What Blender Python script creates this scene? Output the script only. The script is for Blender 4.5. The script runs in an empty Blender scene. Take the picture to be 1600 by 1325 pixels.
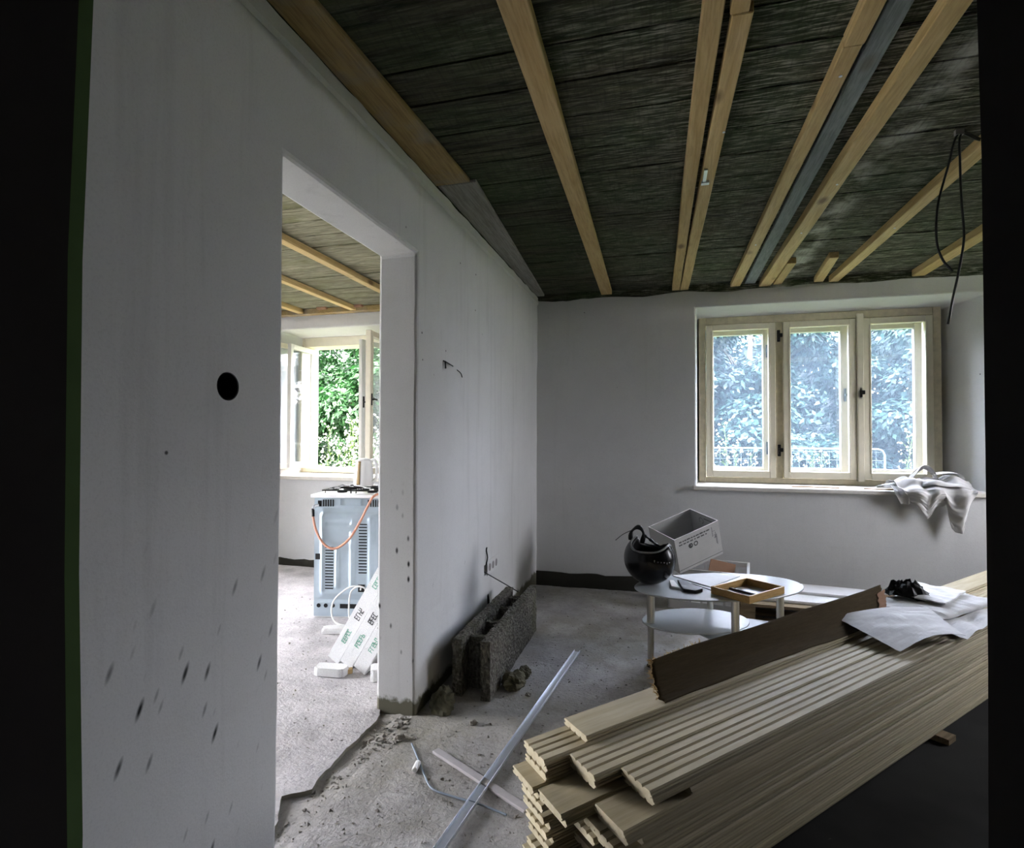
import bpy, bmesh, math, random
import numpy as np
from mathutils import Vector, Matrix, Euler, noise

random.seed(7); RNG = np.random.default_rng(7)
S = bpy.context.scene
COL = S.collection
PI = math.pi
R = math.radians

# ------------------------------------------------------------------ camera
cam_d = bpy.data.cameras.new('camera'); cam = bpy.data.objects.new('camera', cam_d); COL.objects.link(cam)
cam_d.sensor_fit = 'HORIZONTAL'; cam_d.sensor_width = 36.0; cam_d.lens = 36.0*861.5/1600
cam_d.clip_start = 0.02; cam_d.clip_end = 300
cam.matrix_world = Matrix(((0.96474766, 0.00237732, 0.26316593, 0),
                           (0.2631652, -0.01805095, -0.9645819, 0),
                           (0.00245728, 0.99983424, -0.01804023, 1.2676),
                           (0, 0, 0, 1)))
S.camera = cam

# ------------------------------------------------------------------ sky, sun, exposure
SKY = 46.0
world = bpy.data.worlds.new('sky'); S.world = world; world.use_nodes = True
wn = world.node_tree.nodes; wl = world.node_tree.links
wn['Background'].inputs[0].default_value = (0.955, 0.94, 1.0, 1)
wn['Background'].inputs[1].default_value = SKY
sun_d = bpy.data.lights.new('sun', 'SUN'); sun_d.energy = 120.0; sun_d.angle = R(3); sun_d.color = (1.0, 0.95, 0.82)
sun = bpy.data.objects.new('sun', sun_d); COL.objects.link(sun)
sun.rotation_euler = (R(33), 0, 0)       # from behind the house, onto the garden
sun.location = (0, -10, 14)
def portal(name, loc, rot, sx, sy):
    l = bpy.data.lights.new(name, 'AREA'); l.shape = 'RECTANGLE'; l.size = sx; l.size_y = sy; l.cycles.is_portal = True
    o = bpy.data.objects.new(name, l); COL.objects.link(o); o.location = loc; o.rotation_euler = rot
portal('window_portal', (1.24, 5.50, 1.57), (R(-90), 0, 0), 1.9, 1.5)
portal('window_portal', (-3.22, 5.50, 1.55), (R(-90), 0, 0), 1.05, 1.45)
portal('window_portal', (3.85, 3.85, 1.55), (0, R(90), 0), 1.5, .8)
portal('window_portal', (-5.05, 1.75, 1.15), (0, R(-90), 0), 2.4, 1.7)
# weak lamp added in the unseen hall to lift the dark jambs
hl = bpy.data.lights.new('jamb_fill_light', 'POINT'); hl.energy = 2.4; hl.shadow_soft_size = 0.05; hl.color = (1, .97, .95)
ho = bpy.data.objects.new('jamb_fill_light', hl); COL.objects.link(ho); ho.location = (-0.3, -1.3, 2.2)

vs = S.view_settings
S.display_settings.display_device = 'sRGB'
vs.view_transform = 'Standard'; vs.look = 'None'; vs.gamma = 1.0; vs.use_curve_mapping = False
vs.exposure = 0.32
S.cycles.use_denoising = True
S.cycles.max_bounces = 10; S.cycles.diffuse_bounces = 7; S.cycles.transparent_max_bounces = 24
S.cycles.sample_clamp_indirect = 8.0
S.cycles.caustics_reflective = False; S.cycles.caustics_refractive = False

# ------------------------------------------------------------------ material helpers
class NT:
    def __init__(s, name):
        s.m = bpy.data.materials.new(name); s.m.use_nodes = True
        s.t = s.m.node_tree; s.n = s.t.nodes; s.b = s.n['Principled BSDF']; s.out = s.n['Material Output']
        s.tc = s.n.new('ShaderNodeTexCoord')
    def link(s, a, b): s.t.links.new(a, b)
    def new(s, t, **k):
        x = s.n.new('ShaderNode'+t)
        for a, v in k.items(): setattr(x, a, v)
        return x
    def map(s, scale=(1,1,1), rot=(0,0,0), rand=False, src=None):
        mp = s.new('Mapping'); mp.inputs['Scale'].default_value = scale; mp.inputs['Rotation'].default_value = rot
        src = src or s.tc.outputs['Object']
        if rand:
            oi = s.new('ObjectInfo'); mu = s.new('VectorMath', operation='SCALE'); ad = s.new('VectorMath', operation='ADD')
            cb = s.new('CombineXYZ')
            for i in range(3): s.link(oi.outputs['Random'], cb.inputs[i])
            s.link(cb.outputs[0], mu.inputs[0]); mu.inputs['Scale'].default_value = 37.0
            s.link(src, ad.inputs[0]); s.link(mu.outputs[0], ad.inputs[1]); src = ad.outputs[0]
        s.link(src, mp.inputs[0]); return mp.outputs[0]
    def noise(s, vec, scale, detail=4, rough=.55, dist=0):
        x = s.new('TexNoise'); x.inputs['Scale'].default_value = scale; x.inputs['Detail'].default_value = detail
        x.inputs['Roughness'].default_value = rough; x.inputs['Distortion'].default_value = dist
        s.link(vec, x.inputs['Vector']); return x.outputs['Fac']
    def voro(s, vec, scale, feature='F1', rnd=1):
        x = s.new('TexVoronoi'); x.feature = feature; x.inputs['Scale'].default_value = scale
        x.inputs['Randomness'].default_value = rnd
        s.link(vec, x.inputs['Vector']); return x
    def ramp(s, fac, stops, interp='LINEAR'):
        x = s.new('ValToRGB'); x.color_ramp.interpolation = interp
        e = x.color_ramp.elements
        while len(e) < len(stops): e.new(.5)
        for el, (p, c) in zip(e, stops):
            el.position = p; el.color = (*c, 1) if len(c) == 3 else c
        s.link(fac, x.inputs[0]); return x.outputs[0]
    def mix(s, fac, a, b, mode='MIX'):
        x = s.new('Mix', data_type='RGBA', blend_type=mode)
        for v, i in ((fac, 0), (a, 6), (b, 7)):
            if hasattr(v, 'is_output'): s.link(v, x.inputs[i])
            elif i == 0: x.inputs[0].default_value = v
            else: x.inputs[i].default_value = (*v, 1)
        return x.outputs[2]
    def math(s, op, a, b=0.0, c=None):
        x = s.new('Math', operation=op)
        for i, v in enumerate((a, b) if c is None else (a, b, c)):
            if hasattr(v, 'is_output'): s.link(v, x.inputs[i])
            else: x.inputs[i].default_value = v
        return x.outputs[0]
    def sep(s, vec):
        x = s.new('SeparateXYZ'); s.link(vec, x.inputs[0]); return x.outputs
    def color(s, c): s.link(c, s.b.inputs['Base Color'])
    def bump(s, h, strength=.3, dist=.01):
        x = s.new('Bump'); x.inputs['Strength'].default_value = strength; x.inputs['Distance'].default_value = dist
        s.link(h, x.inputs['Height']); s.link(x.outputs[0], s.b.inputs['Normal'])
    def set(s, rough=.6, metal=0, spec=.3):
        s.b.inputs['Roughness'].default_value = rough; s.b.inputs['Metallic'].default_value = metal
        s.b.inputs['Specular IOR Level'].default_value = spec
        return s

def g(v): return (v, v, v)
def flat(name, col, rough=.6, metal=0, spec=.3, var=.12, nscale=30):
    t = NT(name); t.set(rough, metal, spec)
    n = t.noise(t.map(rand=True), nscale, 3)
    t.color(t.mix(n, tuple(c*(1-var) for c in col), tuple(min(1, c*(1+var)) for c in col)))
    t.bump(n, .08, .002); return t.m

def wood(name, a, b, axis=0, scale=1.0, rough=.7, knots=.0, kcol=(.10,.05,.02), grain=.5, stain=None, piece=.25):
    """grain along the local axis; every object gets its own offset and a slight tint"""
    t = NT(name); t.set(rough, 0, .2)
    sc = [14*scale]*3; sc[axis] = 0.9*scale
    v = t.map(tuple(sc), rand=True)
    n1 = t.noise(v, 2.2, 6, .6, .6); n2 = t.noise(v, 9, 3, .6)
    c = t.mix(t.ramp(n1, [(.3, g(0)), (.7, g(1))]), a, b)
    c = t.mix(t.math('MULTIPLY', t.ramp(n2, [(.45, g(0)), (.62, g(1))]), grain), c, tuple(x*.62 for x in a))
    if stain:
        n3 = t.noise(t.map((2.2,2.2,2.2), rand=True), 1.6, 4, .6)
        c = t.mix(t.math('MULTIPLY', t.ramp(n3, [(.5, g(0)), (.68, g(1))]), .7), c, stain)
    if knots:
        sk = [5.5]*3; sk[axis] = 2.6
        vo = t.voro(t.map(tuple(sk), rand=True), 1.0)
        c = t.mix(t.math('MULTIPLY', t.ramp(vo.outputs['Distance'], [(.06, g(1)), (.16, g(0))]), knots), c, kcol)
    oi = t.new('ObjectInfo')
    c = t.mix(1.0, c, t.ramp(oi.outputs['Random'], [(0, g(1-piece)), (1, g(1))]), 'MULTIPLY')
    t.color(c); t.bump(n2, .25, .003); return t.m

def plaster(name, base, scuffs=0.0, streaks=.25, warm=(.62,.60,.56), base_dirt=.0):
    t = NT(name); t.set(.92, 0, .1)
    o = t.map()
    big = t.noise(o, 1.3, 5, .6); mid = t.noise(o, 7, 5, .65); fine = t.noise(o, 160, 2, .6)
    c = t.mix(t.ramp(big, [(.3, g(0)), (.7, g(1))]), tuple(x*.92 for x in base), base)
    c = t.mix(t.math('MULTIPLY', t.ramp(mid, [(.52, g(0)), (.75, g(1))]), .25), c, tuple(x*.8 for x in base))
    # vertical trickle streaks
    st = t.noise(t.map((9, 9, .55)), 1.5, 4, .6)
    c = t.mix(t.math('MULTIPLY', t.ramp(st, [(.56, g(0)), (.72, g(1))]), streaks), c, tuple(x*.62 for x in base))
    c = t.mix(t.math('MULTIPLY', t.math('SUBTRACT', fine, .5), .5), c, g(0.2))
    # pinholes and chips
    vo = t.voro(o, 9.0)
    hole = t.ramp(vo.outputs['Distance'], [(.035, g(1)), (.06, g(0))])
    pick = t.ramp(t.noise(o, 2.2, 2), [(.58, g(0)), (.62, g(1))])
    c = t.mix(t.math('MULTIPLY', hole, pick), c, g(.06))
    z = t.sep(t.tc.outputs['Object'])[2]
    if scuffs:
        v2 = t.map((36, 36, 10), src=t.map((1, 1, 1), (R(22), 0, 0)))
        vs_ = t.voro(v2, 1.0)
        mk = t.ramp(vs_.outputs['Distance'], [(.13, g(1)), (.30, g(0))])
        yy = t.sep(t.tc.outputs['Object'])[1]
        lim = t.math('MULTIPLY_ADD', t.math('GREATER_THAN', yy, 1.45), .34, .36)
        rnd = t.math('GREATER_THAN', t.sep(vs_.outputs['Color'])[0], lim)
        low = t.ramp(t.math('MULTIPLY', t.math('ADD', z, t.math('MULTIPLY', t.noise(o, 2.5, 3), .5)), .5), [(.46, g(1)), (.68, g(0))])
        mk = t.math('MULTIPLY', t.math('MULTIPLY', mk, rnd), t.math('MULTIPLY', low, scuffs))
        c = t.mix(mk, c, g(.02))
    if base_dirt:
        zz = t.math('ADD', z, t.math('MULTIPLY', t.noise(o, 14, 4, .7), -.10))
        d = t.ramp(zz, [(.0, g(1)), (.022, g(0))])
        c = t.mix(t.math('MULTIPLY', d, base_dirt), c, (.075, .07, .035))
    t.color(c)
    t.bump(t.math('ADD', t.math('MULTIPLY', mid, .8), t.math('MULTIPLY', fine, .22)), .35, .006)
    return t.m

M = {}
M['plaster'] = plaster('plaster_partition', (.60,.60,.595), scuffs=1.0, streaks=.28, base_dirt=.9)
M['plaster_back'] = plaster('plaster_outer_wall', (.62,.62,.615), scuffs=0, streaks=.12)
M['dimmed_wall'] = plaster('bounce_dimmed_wall', (.075,.072,.064), 0, .2)  # unseen room walls, colour darkened to cut bounce light
M['dark_base'] = flat('bare_wall_foot', (.035,.033,.026), .95)
def concrete(name, base, green_cast, dust):
    t = NT(name); t.set(.95, 0, .08)
    o = t.map()
    big = t.noise(o, 1.1, 6, .62); mid = t.noise(o, 6, 6, .7); fine = t.noise(o, 55, 3, .7)
    c = t.mix(t.ramp(mid, [(.32, g(0)), (.68, g(1))]), tuple(x*.66 for x in base), base)
    c = t.mix(t.math('MULTIPLY', t.ramp(big, [(.42, g(0)), (.62, g(1))]), green_cast), c, (.20,.185,.115))  # olive cast of the shaded floor put into the colour
    c = t.mix(t.math('MULTIPLY', t.ramp(t.noise(o, 2.3, 5, .65), [(.5, g(0)), (.68, g(1))]), dust), c, tuple(min(1,x*1.35) for x in base))
    vo = t.voro(o, 26); pick = t.ramp(t.noise(o, 3.2, 3), [(.45, g(0)), (.6, g(1))])
    sp = t.math('MULTIPLY', t.ramp(vo.outputs['Distance'], [(.12, g(1)), (.2, g(0))]), t.math('MULTIPLY', pick, t.ramp(vo.outputs['Color'], [(.55, g(0)), (.6, g(1))])))
    c = t.mix(sp, c, (.06,.055,.045))
    c = t.mix(t.math('MULTIPLY', t.ramp(fine, [(.5, g(0)), (.7, g(1))]), .5), c, tuple(x*.5 for x in base))
    t.color(c); t.bump(t.math('ADD', mid, t.math('MULTIPLY', fine, .55)), .7, .014); return t.m
M['concrete'] = concrete('rough_concrete', (.40,.385,.38), .5, .5)
M['concrete_kitchen'] = concrete('dusty_screed', (.54,.52,.525), .08, .6)
M['slab_edge'] = flat('broken_screed_edge', (.22,.21,.17), .95, nscale=50)
def ceiling_mat():
    t = NT('old_ceiling_board'); t.set(.9, 0, .12)
    v = t.map((1.4, 16, 16), rand=True)
    n1 = t.noise(v, 2.0, 7, .68, .4); n2 = t.noise(v, 7, 4, .7)
    w = t.new('NewGeometry').outputs['Position']
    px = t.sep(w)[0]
    green_cast = t.noise(t.map((1.0, 2.2, 2.2), src=w), 1.3, 5, .65)
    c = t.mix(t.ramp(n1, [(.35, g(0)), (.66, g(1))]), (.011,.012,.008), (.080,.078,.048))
    c = t.mix(t.math('MULTIPLY', t.ramp(green_cast, [(.42, g(0)), (.62, g(1))]), .6), c, (.030,.055,.020))  # green cast of the shaded ceiling put into the board colour
    pale = t.math('MULTIPLY', t.ramp(n2, [(.48, g(0)), (.7, g(1))]), t.ramp(t.math('ADD', px, t.math('MULTIPLY', green_cast, 1.4)), [(.0, g(.14)), (1.1, g(.95))]))  # pale patches; their gain to the right puts brighter light into the colour
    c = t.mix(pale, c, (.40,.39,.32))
    py = t.sep(w)[1]
    band = t.math('ABSOLUTE', t.math('SUBTRACT', t.math('ADD', px, t.math('MULTIPLY', t.math('SUBTRACT', green_cast, .5), .25)), .93))
    smear = t.math('MULTIPLY', t.ramp(band, [(.02, g(1)), (.09, g(0))]), t.ramp(t.noise(t.map((5, 5, 5), src=w), 1.2, 4, .6), [(.42, g(0)), (.6, g(1))]))
    c = t.mix(t.math('MULTIPLY', smear, .8), c, (.50,.49,.45))
    # cross-wise saw marks
    saw = t.noise(t.map((60, 6, 6), (0,0,.25), rand=True), 1.5, 3, .6)
    c = t.mix(t.math('MULTIPLY', t.ramp(saw, [(.5, g(0)), (.66, g(1))]), .35), c, (.018,.018,.013))
    t.color(c); t.bump(t.math('ADD', n1, n2), .6, .008); return t.m
M['ceil'] = ceiling_mat()
M['ceil_kitchen'] = wood('kitchen_ceiling_board', (.12,.115,.06), (.36,.34,.25), 0, 1.2, .9, 0, grain=.8, stain=(.10,.105,.04))
M['void'] = flat('dark_loft', (.012,.012,.010), 1)
M['pine'] = wood('new_pine_batten', (.50,.345,.135), (.66,.50,.25), 1, 1, .6, .75, grain=.35, piece=.2)
M['grey_plank'] = wood('weathered_grey_plank', (.20,.23,.23), (.30,.33,.33), 1, 1.4, .8, .4, grain=.5)
M['plaster_wood'] = wood('plaster_smeared_plank', (.26,.25,.23), (.38,.37,.35), 1, 1.0, .9, 0, grain=.5)
M['edge_plank'] = wood('ochre_edge_plank', (.30,.21,.09), (.42,.31,.14), 1, .8, .8, .5, grain=.5, stain=(.28,.27,.25))
M['stack'] = wood('pale_spruce_board', (.43,.37,.235), (.55,.48,.34), 0, 1, .65, .35, (.20,.11,.05), .18, piece=.28)
M['frame_wood'] = wood('small_frame_wood', (.50,.30,.10), (.62,.40,.16), 0, 1.5, .5, 0)
M['cream'] = flat('cream_window_paint', (.80,.745,.60), .45, 0, .4, .10, 14)
M['cream_old'] = flat('cracked_cream_paint', (.62,.56,.41), .6, 0, .3, .25, 22)
M['white_paint'] = flat('white_paint', (.76,.75,.72), .5, 0, .4, .06)
M['sill'] = flat('worn_white_sill', (.66,.63,.57), .75, 0, .15, .14, 20)
M['black_metal'] = flat('black_iron', (.02,.02,.02), .4, .4)
M['black_plastic'] = flat('black_plastic', (.012,.012,.012), .55)
M['black_gloss'] = flat('black_gloss_shell', (.004,.004,.0045), .26, 0, .25, .05)
M['lining'] = flat('black_brown_door_lining', (.016,.014,.013), .85, 0, .1)
M['green_cast_trim'] = flat('green_cast_lining_edge', (.050,.085,.030), .8, 0, .1, .2, 12)
M['hall'] = flat('hall_wall', (.25,.24,.23), .9)
M['steel'] = flat('galvanised_panel', (.42,.50,.56), .42, .55, .5, .12, 10)
M['white_enamel'] = flat('white_enamel', (.78,.78,.78), .3, 0, .5, .04)
M['dark_hole'] = flat('dark_opening', (.008,.008,.008), .9)
M['hose'] = flat('orange_rubber_hose', (.50,.25,.17), .5)
M['white_cable'] = flat('white_cable', (.72,.72,.70), .5)
M['amber'] = flat('brown_water_gauge', (.22,.15,.07), .25)
def styro():
    t = NT('polystyrene'); t.set(.85, 0, .2)
    vo = t.voro(t.map(rand=True), 220)
    t.color(t.mix(vo.outputs['Distance'], (.66,.66,.65), (.82,.82,.82))); t.bump(vo.outputs['Distance'], .5, .004); return t.m
M['styro'] = styro()
M['green_ink'] = flat('green_ink', (.16,.42,.30), .7)
M['black_ink'] = flat('black_ink', (.03,.03,.03), .7)
M['grey_ink'] = flat('grey_ink', (.18,.18,.18), .7)
def chipblock():
    t = NT('wood_chip_concrete'); t.set(1, 0, .05)
    o = t.map(rand=True); vo = t.voro(o, 60); n = t.noise(t.map((40,40,14), rand=True), 2, 5, .7); mo = t.noise(o, 5, 4, .6)
    c = t.mix(t.ramp(n, [(.3, g(0)), (.72, g(1))]), (.035,.033,.028), (.26,.245,.21))
    c = t.mix(t.math('MULTIPLY', t.ramp(mo, [(.5, g(0)), (.66, g(1))]), .35), c, (.07,.085,.035))
    t.color(c); t.bump(t.math('ADD', n, vo.outputs['Distance']), .9, .02); return t.m
M['chip'] = chipblock()
M['alu'] = flat('dull_aluminium', (.62,.65,.70), .35, .75, .5, .12, 8)
M['grey_strip'] = flat('dusty_grey_strip', (.34,.32,.32), .8)
def glass(name, tint, dust, dustcol):
    t = NT(name); t.n.remove(t.b)
    tr = t.new('BsdfTransparent'); tr.inputs[0].default_value = (*tint, 1)
    gl = t.new('BsdfGlossy'); gl.inputs[1].default_value = .03
    lw = t.new('LayerWeight'); lw.inputs[0].default_value = .5
    fr = t.math('MULTIPLY_ADD', t.math('POWER', lw.outputs['Facing'], 5.0), .8, .05)
    m1 = t.new('MixShader'); t.link(fr, m1.inputs[0]); t.link(tr.outputs[0], m1.inputs[1]); t.link(gl.outputs[0], m1.inputs[2])
    tl = t.new('BsdfTranslucent'); tl.inputs[0].default_value = (*dustcol, 1)
    m2 = t.new('MixShader')
    n = t.noise(t.map(), 6, 5, .6)
    t.link(t.math('MULTIPLY', t.ramp(n, [(.25, g(.75)), (.75, g(1.1))]), dust), m2.inputs[0])
    t.link(m1.outputs[0], m2.inputs[1]); t.link(tl.outputs[0], m2.inputs[2])
    t.link(m2.outputs[0], t.out.inputs[0]); return t.m
M['glass'] = glass('dusty_window_glass', (.94,.965,1.0), .011, (.62,.80,1.0))
M['glass_clean'] = glass('window_glass', (.95,.96,.97), .010, (.8,.9,1.0))
def tableglass():
    t = NT('frosted_table_glass'); t.set(.22, 0, .6)
    n = t.noise(t.map(), 3, 5, .6)
    t.color(t.mix(n, (.50,.54,.54), (.70,.73,.75)))
    t.b.inputs['Transmission Weight'].default_value = .25
    return t.m
M['tglass'] = tableglass()
M['chrome'] = flat('satin_steel_leg', (.62,.60,.55), .28, .9, .5, .06)
def cardboard(name, col):
    t = NT(name); t.set(.85, 0, .1)
    n = t.noise(t.map(rand=True), 9, 5, .6); f = t.noise(t.map((4, 60, 60), rand=True), 3, 2)
    t.color(t.mix(t.math('ADD', t.math('MULTIPLY', n, .7), t.math('MULTIPLY', f, .3)), tuple(c*.8 for c in col), tuple(min(1, c*1.15) for c in col)))
    t.bump(n, .15, .004); return t.m
M['card_grey'] = cardboard('pale_grey_cardboard', (.46,.455,.44))
M['card_edge'] = cardboard('pale_board_edge', (.72,.71,.69))
M['card_brown'] = cardboard('brown_cardboard', (.34,.20,.13))
M['paper'] = cardboard('dusty_grey_paper', (.60,.60,.61))
M['sack'] = cardboard('folded_paper_sack', (.56,.56,.56))
M['white_board'] = cardboard('white_sheet', (.76,.76,.77))
def matmat():
    t = NT('brown_fibre_sheet'); t.set(.9, 0, .1)
    n = t.noise(t.map((3, 30, 30)), 4, 6, .7); b = t.noise(t.map(), 5, 4)
    c = t.mix(n, (.022,.015,.008), (.095,.062,.030)); c = t.mix(t.math('MULTIPLY', b, .4), c, (.045,.040,.016))
    t.color(c); t.bump(n, .5, .006); return t.m
M['fibre'] = matmat()
M['straw'] = flat('straw_fibre', (.42,.30,.15), .8)
M['cloth'] = flat('dirty_white_cloth', (.56,.55,.54), .95, 0, .05, .28, 9)
M['pallet'] = wood('grey_pallet_wood', (.26,.19,.11), (.40,.31,.20), 0, 1, .85, .2)
M['stone'] = flat('mossy_rubble', (.10,.095,.065), .95, 0, .1, .55, 25)
M['pebble'] = flat('grit', (.24,.225,.20), .95, 0, .1, .5, 3)
M['chipwood'] = flat('orange_wood_chip', (.40,.22,.08), .8)
M['cord_black'] = flat('black_cord', (.012,.014,.013), .5)
M['blue_wire'] = flat('grey_blue_wire', (.18,.22,.27), .5)
def leafmat(name, a, b, trans):
    t = NT(name); t.set(.55, 0, .25)
    n = t.noise(t.map(rand=True), 1.2, 3); oi = t.new('NewGeometry')
    c = t.mix(t.ramp(oi.outputs['Random Per Island'], [(0, g(0)), (1, g(1))]), a, b)
    t.color(c)
    tl = t.new('BsdfTranslucent'); t.link(c, tl.inputs[0])
    mx = t.new('MixShader'); mx.inputs[0].default_value = trans
    t.link(t.b.outputs[0], mx.inputs[1]); t.link(tl.outputs[0], mx.inputs[2]); t.link(mx.outputs[0], t.out.inputs[0]); return t.m
M['leaf_a'] = leafmat('chestnut_leaf', (.003,.016,.004), (.010,.045,.009), .3)
M['leaf_b'] = leafmat('blue_green_leaf', (.0025,.010,.010), (.009,.028,.024), .3)
M['leaf_weed'] = leafmat('weed_leaf', (.028,.055,.012), (.055,.085,.024), .4)
M['flower'] = flat('white_weed_flower', (.17,.17,.145), .8)
M['bark'] = flat('bark', (.06,.045,.03), .95, 0, .1, .4, 12)
M['grass'] = leafmat('grass_blade', (.025,.055,.008), (.065,.095,.02), .35)
M['soil'] = flat('garden_ground', (.06,.075,.03), 1, 0, .05, .4, 5)
M['fence'] = flat('galvanised_wire', (.045,.058,.07), .7, 0)
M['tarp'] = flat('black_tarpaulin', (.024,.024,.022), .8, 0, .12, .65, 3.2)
M['bounce_slab'] = flat('pale_bounce_concrete', (.30,.295,.285), .9, nscale=8)
M['roof'] = flat('outer_render', (.45,.44,.42), .95)

# ------------------------------------------------------------------ mesh helpers
def tag(o, label=None, cat=None, group=None, kind=None):
    if label: o['label'] = label
    if cat: o['category'] = cat
    if group: o['group'] = group
    if kind: o['kind'] = kind
    return o
def empty(name, loc=(0,0,0), rot=(0,0,0), label=None, cat=None, group=None, kind=None, parent=None):
    o = bpy.data.objects.new(name, None); COL.objects.link(o); o.empty_display_size = .05
    o.location = loc; o.rotation_euler = rot
    if parent: o.parent = parent
    return tag(o, label, cat, group, kind)

class MB:
    def __init__(s): s.v = []; s.f = []
    def add(s, vs, fs):
        k = len(s.v); s.v += [tuple(p) for p in vs]; s.f += [tuple(i+k for i in f) for f in fs]; return s
    def box(s, x0, x1, y0, y1, z0, z1, mat=None):
        vs = [(x,y,z) for x in (x0,x1) for y in (y0,y1) for z in (z0,z1)]
        if mat is not None: vs = [mat @ Vector(p) for p in vs]
        return s.add(vs, [(0,1,3,2),(4,6,7,5),(0,4,5,1),(2,3,7,6),(0,2,6,4),(1,5,7,3)])
    def tube(s, pts, r, n=8, closed=False, cap=True):
        pts = [Vector(p) for p in pts]; m = len(pts); up = Vector((0,0,1)); rings = []
        t0 = (pts[1]-pts[0]).normalized()
        nrm = t0.cross(up) if abs(t0.dot(up)) < .95 else t0.cross(Vector((1,0,0)))
        nrm.normalize()
        for i, p in enumerate(pts):
            t = (pts[(i+1) % m]-pts[i-1]) if (closed or 0 < i < m-1) else (pts[1]-pts[0] if i == 0 else pts[-1]-pts[-2])
            t.normalize(); nrm = (nrm - t*nrm.dot(t)).normalized(); b = t.cross(nrm)
            rr = r[i] if hasattr(r, '__len__') else r
            rings.append([p + (nrm*math.cos(2*PI*k/n)+b*math.sin(2*PI*k/n))*rr for k in range(n)])
        vs = [q for rg in rings for q in rg]; fs = []
        for i in range(m if closed else m-1):
            a, c = i*n, ((i+1) % m)*n
            fs += [(a+k, a+(k+1) % n, c+(k+1) % n, c+k) for k in range(n)]
        if cap and not closed: fs += [tuple(range(n))[::-1], tuple((m-1)*n+k for k in range(n))]
        return s.add(vs, fs)
    def lathe(s, prof, n=24, cx=0, cy=0, sx=1, sy=1, cap=True):
        vs = [(cx+r*sx*math.cos(2*PI*k/n), cy+r*sy*math.sin(2*PI*k/n), z) for r, z in prof for k in range(n)]; fs = []
        for i in range(len(prof)-1):
            fs += [(i*n+k, i*n+(k+1) % n, (i+1)*n+(k+1) % n, (i+1)*n+k) for k in range(n)]
        if cap: fs += [tuple(range(n))[::-1], tuple((len(prof)-1)*n+k for k in range(n))]
        return s.add(vs, fs)
    def prism(s, poly, x0, x1, shear=0.0):
        """polygon in (y,z) extruded along x"""
        n = len(poly)
        vs = [(x0+shear*y, y, z) for y, z in poly]+[(x1+shear*y, y, z) for y, z in poly]
        return s.add(vs, [tuple(range(n))[::-1], tuple(range(n, 2*n))]+[(i, (i+1) % n, n+(i+1) % n, n+i) for i in range(n)])
    def grid(s, nu, nv, fn):
        vs = [fn(i/(nu-1), j/(nv-1)) for i in range(nu) for j in range(nv)]
        return s.add(vs, [(i*nv+j, (i+1)*nv+j, (i+1)*nv+j+1, i*nv+j+1) for i in range(nu-1) for j in range(nv-1)])
    def mesh(s, name, mat, smooth=False):
        me = bpy.data.meshes.new(name); me.from_pydata(s.v, [], s.f); me.update()
        if mat: me.materials.append(mat)
        bm = bmesh.new(); bm.from_mesh(me); bmesh.ops.recalc_face_normals(bm, faces=bm.faces); bm.to_mesh(me); bm.free()
        if smooth:
            me.polygons.foreach_set('use_smooth', [True]*len(me.polygons))
        return me
    def build(s, name, mat, parent=None, smooth=False, bevel=0, loc=None, rot=None, solid=0, subsurf=0, seg=1, angle=40):
        o = bpy.data.objects.new(name, s.mesh(name, mat, smooth)); COL.objects.link(o)
        if parent: o.parent = parent
        if loc is not None: o.location = loc
        if rot is not None: o.rotation_euler = rot
        if solid: md = o.modifiers.new('s', 'SOLIDIFY'); md.thickness = solid; md.offset = 0
        if subsurf: md = o.modifiers.new('u', 'SUBSURF'); md.levels = subsurf; md.render_levels = subsurf
        if bevel: md = o.modifiers.new('b', 'BEVEL'); md.width = bevel; md.segments = seg; md.limit_method = 'ANGLE'; md.angle_limit = R(angle)
        if smooth and bevel: o.modifiers.new('w', 'WEIGHTED_NORMAL')
        return o
def inst(me, name, parent=None, loc=(0,0,0), rot=(0,0,0)):
    o = bpy.data.objects.new(name, me); COL.objects.link(o); o.location = loc; o.rotation_euler = rot
    if parent: o.parent = parent
    return o
def spline(pts, n):
    """Catmull-Rom through the points"""
    P = [Vector(p) for p in pts]; P = [P[0]*2-P[1]]+P+[P[-1]*2-P[-2]]; out = []
    segs = len(P)-3
    for i in range(n):
        u = i/(n-1)*segs; k = min(int(u), segs-1); t = u-k; a, b, c, d = P[k:k+4]
        out.append(.5*((2*b)+(c-a)*t+(2*a-5*b+4*c-d)*t*t+(3*b-a-3*c+d)*t**3))
    return out
def nz(x, y, z=0.0, s=1.0): return noise.noise(Vector((x*s, y*s, z*s)))

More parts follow.
